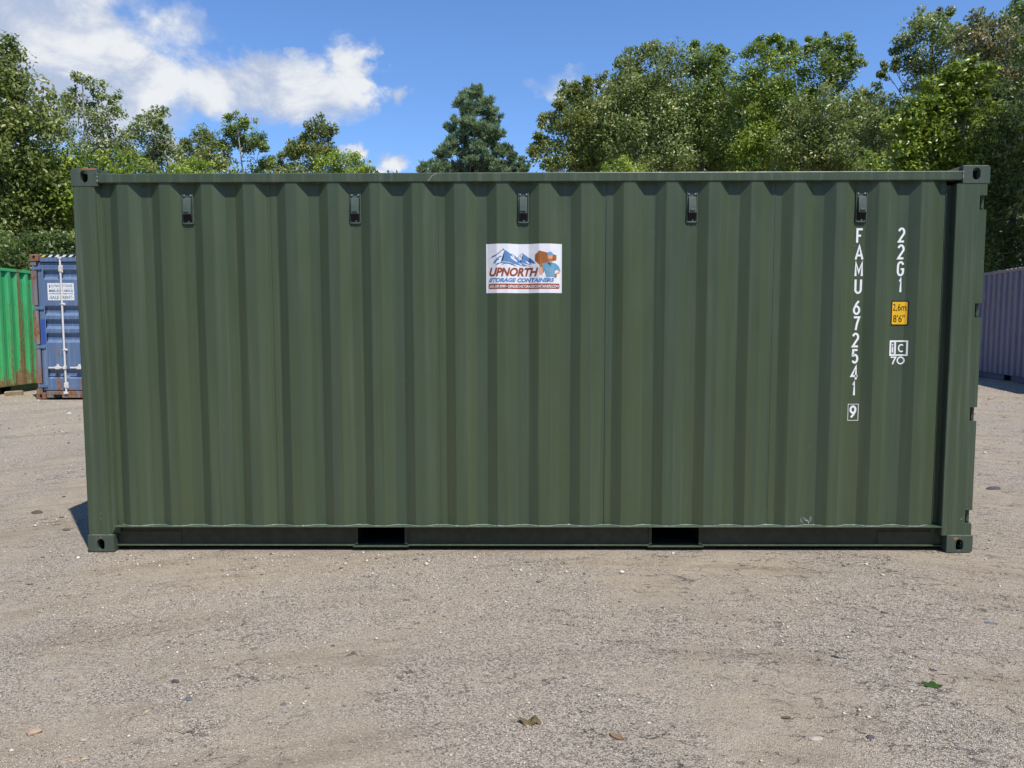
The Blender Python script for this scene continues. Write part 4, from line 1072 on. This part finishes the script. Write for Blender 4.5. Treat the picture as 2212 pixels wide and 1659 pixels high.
TRI = 0
BS = 1.28
def tree(name, label, kind, depth, blobs, base=None, dens=1.0, size=.13, spread=.38, mat=None, bark=None, k_leaf=26, droop=.15, bs=1.0, group='trees behind the containers', limbs=True, fill=.3, trunk_r=.16, cat='tree', twigs=True, clump=2.1, up=.35):
    """blobs: (px, py, radius px[, extra depth m]) -> foliage masses; every mass hangs on a limb of the trunk"""
    global TRI
    cs = []
    for b in blobs:
        e_ = b[3] if len(b) > 3 else random.uniform(-.08, .08)*depth*.25
        cs.append((at(b[0], b[1], depth+e_), b[2]/1642*depth*BS*bs))
    mx_ = sum(c.x*r for c, r in cs)/sum(r for c, r in cs); my_ = sum(c.y for c, r in cs)/len(cs)
    if base is None: base = (mx_, my_)
    bz = ground_z(base[0], base[1])
    root = empty(name, (base[0], base[1], bz)); tag(root, label, cat, group)
    C = []; T = []; SP = []; owner = []
    cam_ = np.array(CPOS)
    for bi, (c, r) in enumerate(cs):
        n = max(8, int(4*math.pi*r*r*clump*dens*1.25 + 6)); 
        g = rng.normal(size=(n*2, 3)); g /= np.linalg.norm(g, axis=1)[:, None]
        tocam = cam_ - np.array(c); tocam /= np.linalg.norm(tocam)
        keep = (g@tocam > -.3) | (rng.random(n*2) < .3)
        g = g[keep][:n]
        # secondary masses on the surface make the outline lumpy and uneven
        ns = max(3, min(9, int(r*5))); sg = rng.normal(size=(ns, 3)); sg /= np.linalg.norm(sg, axis=1)[:, None]
        pick = rng.integers(0, ns, len(g)); h2 = rng.normal(size=(len(g), 3)); h2 /= np.linalg.norm(h2, axis=1)[:, None]
        sub = (sg[pick]*.72 + h2*(.46*(.6+.4*rng.random(len(g))))[:, None])
        rad = r*np.where(rng.random(len(g)) < fill, .25+.5*rng.random(len(g)), .72 + .30*rng.random(len(g)))
        P = np.where((rng.random(len(g)) < .55)[:, None], np.array(c) + sub*r, np.array(c) + g*rad[:, None]*np.array([1, .9, .92]))
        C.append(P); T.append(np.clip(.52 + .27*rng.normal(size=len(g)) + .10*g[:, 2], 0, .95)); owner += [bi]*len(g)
        SP.append(np.minimum(spread, r*.5)*(.7+.6*rng.random(len(g))))
    C = np.concatenate(C); T = np.concatenate(T); SP = np.concatenate(SP)
    ok = C[:, 2] > ground_z(base[0], base[1]) + .15
    C, T, SP = C[ok], T[ok], SP[ok]; owner = np.array(owner)[ok]
    V, F, tt = leaves(C, T, int(k_leaf*1.95), SP, size*.78, up=up, droop=droop, pine=(kind == 'pine'))
    o_ = np.array((base[0], base[1], bz))
    me = np_mesh('crown', V-o_, F); TRI += len(F)
    a_ = me.attributes.new('tint', 'FLOAT', 'POINT'); a_.data.foreach_set('value', tt.astype(np.float32))
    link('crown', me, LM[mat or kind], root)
    if limbs:
        bm = bmesh.new(); top = max(c.z for c, r in cs); bv = Vector((base[0], base[1], bz))
        hi_ = max(cs, key=lambda q: q[0].z)[0]
        trunk = []
        hi_ = Vector((hi_.x, hi_.y, hi_.z - .3))
        for i in range(7):
            f = i/6; q = Vector((base[0], base[1], bz-.1)).lerp(hi_, f)
            q.x = base[0] + (hi_.x-base[0])*f**1.6; q.y = base[1] + (hi_.y-base[1])*f**1.6
            q += Vector((random.uniform(-1, 1), random.uniform(-1, 1), 0))*math.sin(f*3.1)*.045*(top-bz)
            trunk.append(q)
        tube(bm, trunk, [trunk_r*(1-.86*i/6)*(1.25 if i == 0 else 1) for i in range(7)], 8)
        for bi, (c, r) in enumerate(cs):
            zt = max(bz+.8, c.z - max(r*1.1, .75*math.hypot(c.x-base[0], c.y-base[1])))
            f = min(.95, max(.1, (zt-bz)/max(.5, top-bz))); i = min(5, int(f*6)); st = trunk[i].lerp(trunk[i+1], f*6-i)
            mid = st.lerp(c, .55) + Vector((random.uniform(-.15, .15), random.uniform(-.15, .15), -.12*(c-st).length))
            rr = trunk_r*(1-.8*f)*.42
            tube(bm, [st, mid, c], [rr, rr*.6, rr*.25], 5)
            if twigs:
                ids = np.nonzero(owner == bi)[0]
                for j in ids[::4]:
                    q = c.lerp(Vector(C[j]), .8); s2 = mid.lerp(c, random.uniform(.2, 1)); md = s2.lerp(q, .5)+Vector((0, 0, .08*(q-s2).length))
                    tube(bm, [s2, md, q], [max(.009, rr*.3), max(.007, rr*.2), .004], 4, cap=False)
        for v in bm.verts: v.co -= bv
        link('trunk', bm_mesh(bm), bark or M_bark, root)
    return root

# ---- left side
tree('oak_tree', 'tall dense dark oak filling the left edge of the picture', 'oak', 20, [(-130, 190, 120, .5), (-30, 175, 72), (30, 225, 66), (48, 310, 70), (-60, 330, 120, .5), (20, 400, 80), (62, 470, 62), (-70, 480, 110), (10, 520, 75), (0, 130, 40), (70, 270, 42), (85, 400, 45), (60, 205, 34)],
     droop=.5, size=.155, dens=1.1, k_leaf=24, fill=.25)
tree('birch_tree', 'thin open tree with pale crooked branches beside the tall oak', 'silver', 24, [(178, 165, 16), (205, 182, 16), (240, 205, 15), (150, 205, 20), (215, 215, 16), (255, 245, 18), (170, 240, 28), (225, 250, 24), (140, 265, 34), (190, 280, 36), (240, 285, 26), (130, 330, 42), (185, 340, 50), (225, 335, 36), (135, 230, 22)],
     dens=.9, k_leaf=15, spread=.26, size=.125, bark=M_barkpale, trunk_r=.10, fill=.45, clump=2.6)
tree('birch_tree', 'loose pale-green tree, second behind the left end of the container roof', 'silver', 25, [(335, 245, 17), (352, 262, 18), (318, 258, 16), (292, 285, 22), (340, 290, 28), (358, 318, 28), (280, 320, 32), (320, 335, 38), (265, 350, 34), (355, 355, 32), (385, 368, 24), (300, 365, 34)],
     dens=.95, k_leaf=17, spread=.28, size=.125, bark=M_barkpale, trunk_r=.10, fill=.4, clump=2.6)
tree('locust_tree', 'small round-topped tree left of the slim stemmed one', 'mid', 28, [(428, 285, 16), (445, 300, 20), (412, 310, 15), (455, 325, 24), (430, 335, 26), (470, 345, 24), (410, 352, 24), (445, 365, 34)],
     dens=1.0, k_leaf=22, spread=.3, size=.13, mat='oak', clump=2.6)
tree('locust_tree', 'slim tree with rounded tufts on a forked bare stem above the roof line', 'mid', 28, [(512, 252, 15), (535, 262, 13), (505, 275, 16), (528, 285, 22), (552, 298, 18), (500, 300, 18), (525, 308, 18), (564, 312, 12), (486, 312, 12), (475, 350, 18), (555, 362, 22), (580, 350, 16)],
     dens=1.05, k_leaf=24, spread=.27, size=.125, bark=M_barkpale, trunk_r=.10, fill=.5, clump=2.8)
tree('locust_tree', 'ragged dark tree standing just left of the small yellow-green one', 'mid', 28, [(695, 268, 16), (708, 285, 15), (675, 282, 16), (690, 305, 24), (650, 305, 15), (635, 320, 14), (665, 325, 24), (705, 325, 20), (620, 345, 18), (650, 350, 26), (690, 352, 30), (600, 362, 18)],
     dens=1.05, k_leaf=24, spread=.28, size=.13, mat='oak', clump=2.6)
tree('young_tree', 'small yellow-green tree peeping over the roof left of the gap', 'bright', 22, [(735, 352, 22), (768, 360, 22), (708, 362, 20), (750, 385, 36), (715, 400, 36), (790, 372, 14)], dens=1.3, k_leaf=30, spread=.2, size=.085, trunk_r=.07, clump=5)
tree('young_tree', 'low yellow-green bush crown behind the roof at the left', 'bright', 22, [(420, 362, 18), (450, 372, 20), (395, 375, 20), (430, 395, 34)], dens=1.3, k_leaf=30, spread=.2, size=.085, trunk_r=.07, clump=5)
tree('understory_tree', 'broad leafy tree low behind the left corner of the container', 'maple', 21, [(120, 370, 48), (170, 375, 50), (215, 380, 48), (130, 430, 55), (175, 470, 60), (260, 385, 46), (120, 500, 50), (90, 545, 45)], dens=.9, k_leaf=26, spread=.36, size=.14)
tree('understory_tree', 'tangled light green tree crown low behind the roof between two taller trees', 'silver', 23, [(300, 385, 46), (350, 385, 40), (390, 380, 32), (490, 385, 36), (560, 390, 34), (620, 385, 30)], dens=.8, k_leaf=24, spread=.33, size=.13)
# ---- pine in the middle
pb = []
prn = random.Random(21)
for (yy, hw, n) in ((200, 7, 2), (216, 22, 4), (232, 34, 6), (250, 44, 7), (268, 50, 8), (288, 52, 9), (306, 62, 10), (324, 74, 12), (342, 84, 14), (358, 98, 16), (374, 116, 20), (395, 110, 14)):
    for q in range(n):
        px_ = 1024 + (yy > 290)*4 + hw*(-1 + 2*(q+.5)/n) + prn.uniform(-7, 7)
        if prn.random() < .12 and 225 < yy < 350: continue
        pb.append((px_, yy + 14*abs(px_-1024)/max(20, hw)*-.6 + prn.uniform(-7, 7), prn.uniform(7.5, 13.5), prn.uniform(-1.4, 1.4)))
tree('pine_tree', 'blue-green pine standing alone in the middle against the sky', 'pine', 34, pb,
     base=(at(1026, 380, 34).x, at(1026, 380, 34).y), dens=.85, k_leaf=20, spread=.20, size=.27, droop=0, trunk_r=.2, fill=.5, clump=5.0, bs=.9)
# ---- the wood on the right
tree('oak_tree', 'rounded oak crown at the left end of the wood right of the pine', 'oak', 28, [(1228, 192, 18), (1262, 182, 20), (1205, 222, 16), (1240, 220, 30), (1190, 255, 18), (1215, 262, 28), (1290, 175, 18), (1280, 225, 38), (1170, 290, 16), (1190, 300, 24), (1252, 285, 42), (1155, 325, 16), (1175, 345, 26), (1300, 330, 50), (1225, 345, 36), (1265, 370, 40)],
     dens=1.05, k_leaf=24, spread=.36, size=.15, mat='oak', fill=.3)
tree('silver_maple_tree', 'big pale-leaved tree, tallest crown next to the rounded oak', 'silver', 27, [(1345, 135, 20), (1372, 118, 20), (1405, 105, 16), (1430, 115, 22), (1350, 175, 38), (1400, 160, 40), (1450, 150, 34), (1330, 230, 46), (1390, 235, 56), (1450, 225, 50), (1350, 305, 54), (1420, 310, 60), (1460, 370, 50), (1360, 375, 46)],
     dens=1.1, k_leaf=26, size=.14, spread=.36, droop=.3)
tree('poplar_tree', 'twin-peaked green tree in the middle of the wood', 'mid', 27.5, [(1505, 105, 14), (1552, 108, 13), (1520, 130, 24), (1560, 130, 20), (1495, 150, 26), (1540, 165, 34), (1575, 170, 26), (1500, 215, 44), (1560, 225, 46), (1515, 290, 50), (1570, 300, 46), (1540, 370, 50)],
     dens=1.1, k_leaf=26, size=.14, spread=.34)
tree('beech_tree', 'feathery topped tree left of the notch in the wood skyline', 'mid', 26, [(1648, 92, 15), (1668, 88, 14), (1700, 95, 15), (1635, 125, 24), (1680, 120, 28), (1722, 118, 18), (1655, 165, 36), (1710, 155, 30), (1610, 170, 26), (1640, 225, 46), (1700, 215, 42), (1620, 290, 46), (1680, 300, 56), (1640, 370, 56)],
     dens=1.1, k_leaf=26, size=.13, spread=.32, mat='maple')
tree('beech_tree', 'feathery topped tree right of the notch with blue sky under its crown', 'mid', 25.5, [(1752, 92, 14), (1785, 88, 16), (1822, 95, 16), (1765, 120, 26), (1805, 125, 28), (1838, 118, 16), (1785, 165, 34), (1825, 165, 24), (1770, 205, 24), (1850, 140, 14)],
     dens=1.15, k_leaf=26, size=.13, spread=.30, mat='mid')
tree('beech_tree', 'full leafy tree lower in front of the feathery pair', 'mid', 24, [(1740, 250, 38), (1790, 245, 42), (1840, 245, 36), (1760, 310, 56), (1830, 310, 50), (1720, 330, 44), (1790, 380, 60)], dens=1.1, k_leaf=26, size=.14, spread=.34, mat='silver')
tree('young_tree', 'little bright green tree at the foot of the wood above the roof', 'bright', 22, [(1345, 365, 18), (1320, 378, 18), (1375, 380, 20), (1348, 395, 30)], dens=1.3, k_leaf=28, spread=.2, size=.09, trunk_r=.06, clump=5)
tree('elm_tree', 'thin greyish tree in the dip of the skyline', 'silver', 27, [(1880, 190, 16), (1865, 215, 20), (1905, 215, 18), (1890, 245, 26), (1930, 240, 24), (1960, 220, 18), (1870, 285, 34), (1920, 285, 36), (1900, 350, 46)], dens=1.0, k_leaf=20, size=.13, spread=.32)
tree('ash_tree', 'tallest airy tree at the upper right with hanging side boughs', 'silver', 25, [(1985, 38, 18), (2015, 28, 16), (2045, 32, 16), (1970, 70, 24), (2010, 65, 32), (2050, 65, 28), (1945, 105, 20), (1985, 115, 34), (2035, 115, 36), (1925, 135, 15), (1915, 155, 12), (2070, 100, 26), (1970, 160, 24), (2010, 170, 36), (2060, 165, 34)],
     dens=1.0, k_leaf=24, size=.13, spread=.30, droop=.3, fill=.4)
tree('maple_tree', 'yellow-green maple with layered boughs in front of the tall airy tree', 'maple', 20, [(2085, 145, 26), (2060, 175, 30), (2110, 175, 30), (2000, 205, 26), (2035, 215, 34), (2095, 225, 42), (1985, 250, 34), (2050, 270, 46), (2110, 285, 42), (1950, 290, 40), (2010, 320, 46), (2075, 340, 48), (1930, 350, 40), (1990, 385, 50), (2050, 400, 50)],
     dens=1.0, k_leaf=26, size=.16, spread=.34, up=.6)
tree('dying_tree', 'tree with browning foliage on the skyline at the upper right', 'brown', 23, [(2085, 62, 18), (2110, 50, 22), (2140, 45, 22), (2100, 85, 30), (2145, 80, 34), (2180, 75, 28), (2120, 125, 34), (2165, 125, 40)],
     dens=1.05, k_leaf=24, size=.13, spread=.30, droop=.5)
tree('ash_tree', 'green tree cut off by the upper right corner of the picture', 'mid', 24, [(2195, 20, 26), (2220, 50, 40), (2200, 95, 34), (2250, 10, 50), (2240, 130, 50), (2190, 150, 44), (2250, 220, 60), (2280, 90, 60)], dens=1.0, k_leaf=24, size=.13, spread=.32)
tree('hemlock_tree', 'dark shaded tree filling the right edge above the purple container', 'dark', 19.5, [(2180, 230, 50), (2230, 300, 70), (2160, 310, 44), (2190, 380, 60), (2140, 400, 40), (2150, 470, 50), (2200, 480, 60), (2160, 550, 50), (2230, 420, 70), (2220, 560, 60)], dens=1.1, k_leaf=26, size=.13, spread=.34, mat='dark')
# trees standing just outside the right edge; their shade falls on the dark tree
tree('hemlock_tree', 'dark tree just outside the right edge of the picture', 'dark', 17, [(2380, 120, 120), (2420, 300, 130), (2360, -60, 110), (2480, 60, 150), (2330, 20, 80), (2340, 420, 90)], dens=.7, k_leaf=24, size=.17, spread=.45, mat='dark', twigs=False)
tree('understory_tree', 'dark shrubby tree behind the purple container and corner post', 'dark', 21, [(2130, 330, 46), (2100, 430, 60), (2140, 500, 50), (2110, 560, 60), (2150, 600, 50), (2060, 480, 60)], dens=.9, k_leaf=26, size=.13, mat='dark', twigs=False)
tree('shrub', 'bushy shrub between the oak and the blue container roof', 'oak', 18.5, [(60, 560, 45), (110, 560, 40), (150, 545, 36), (20, 590, 50), (170, 590, 40), (-30, 560, 50), (120, 610, 50)], dens=1.0, k_leaf=28, size=.12, spread=.3, mat='dark', cat='shrub', limbs=True, trunk_r=.05, twigs=False)
# far wood: one mass behind everything
def wood():
    C = []; T = []
    def fill_(x0, x1, top, bot, depth, n):
        for _ in range(n):
            x = random.uniform(x0, x1); tp = top(x); y = tp + (bot-tp)*random.random()**.85
            C.append(at(x, y, depth+random.uniform(0, 3.5))); T.append(min(.9, max(0, random.gauss(.3, .22))))
    fill_(1240, 2300, lambda x: (175 if 1330 < x < 1700 else 225) + 22*math.sin(x*.013) - (70 if x > 1990 else 0), 640, 30.5, 4800)
    fill_(-420, 250, lambda x: 330 + .28*max(0, x), 640, 27, 1500)
    fill_(250, 820, lambda x: 375+12*math.sin(x*.03), 640, 31, 700)
    fill_(820, 1240, lambda x: 385+8*math.sin(x*.05), 640, 39, 500)
    P = np.array([tuple(c) for c in C]); 
    V, F, tt = leaves(P, np.array(T), 26, np.full(len(P), .62), .24, droop=.2)
    me = np_mesh('woodland', V, F); a_ = me.attributes.new('tint', 'FLOAT', 'POINT'); a_.data.foreach_set('value', tt.astype(np.float32))
    tag(link('woodland', me, LM['dark']), 'dark mass of woodland closing the view behind the nearer trees', 'woodland', None, 'stuff')
    return len(F)
TRI += wood()
# unseen belt of trees behind the camera, added to cut low sky light and reflections
P = []; 
for _ in range(2600):
    a = random.uniform(-2.2, 2.2); r = random.uniform(19, 24)
    P.append((r*math.sin(a), -5 - r*math.cos(a)*.9, random.random()**.8*(8.5+1.5*math.sin(a*9)+math.sin(a*23))))
V, F, tt = leaves(np.array(P), np.clip(rng.normal(.4, .2, len(P)), 0, .9), 16, np.full(len(P), 1.1), .55, droop=.2)
me = np_mesh('woodland', V, F); a_ = me.attributes.new('tint', 'FLOAT', 'POINT'); a_.data.foreach_set('value', tt.astype(np.float32))
tag(link('woodland', me, LM['mid']), 'unseen belt of trees behind the camera, added to block low sky light', 'woodland', None, 'stuff')
print('leaf triangles', TRI, sum(len(o.data.polygons) for o in bpy.data.objects if o.type == 'MESH'))
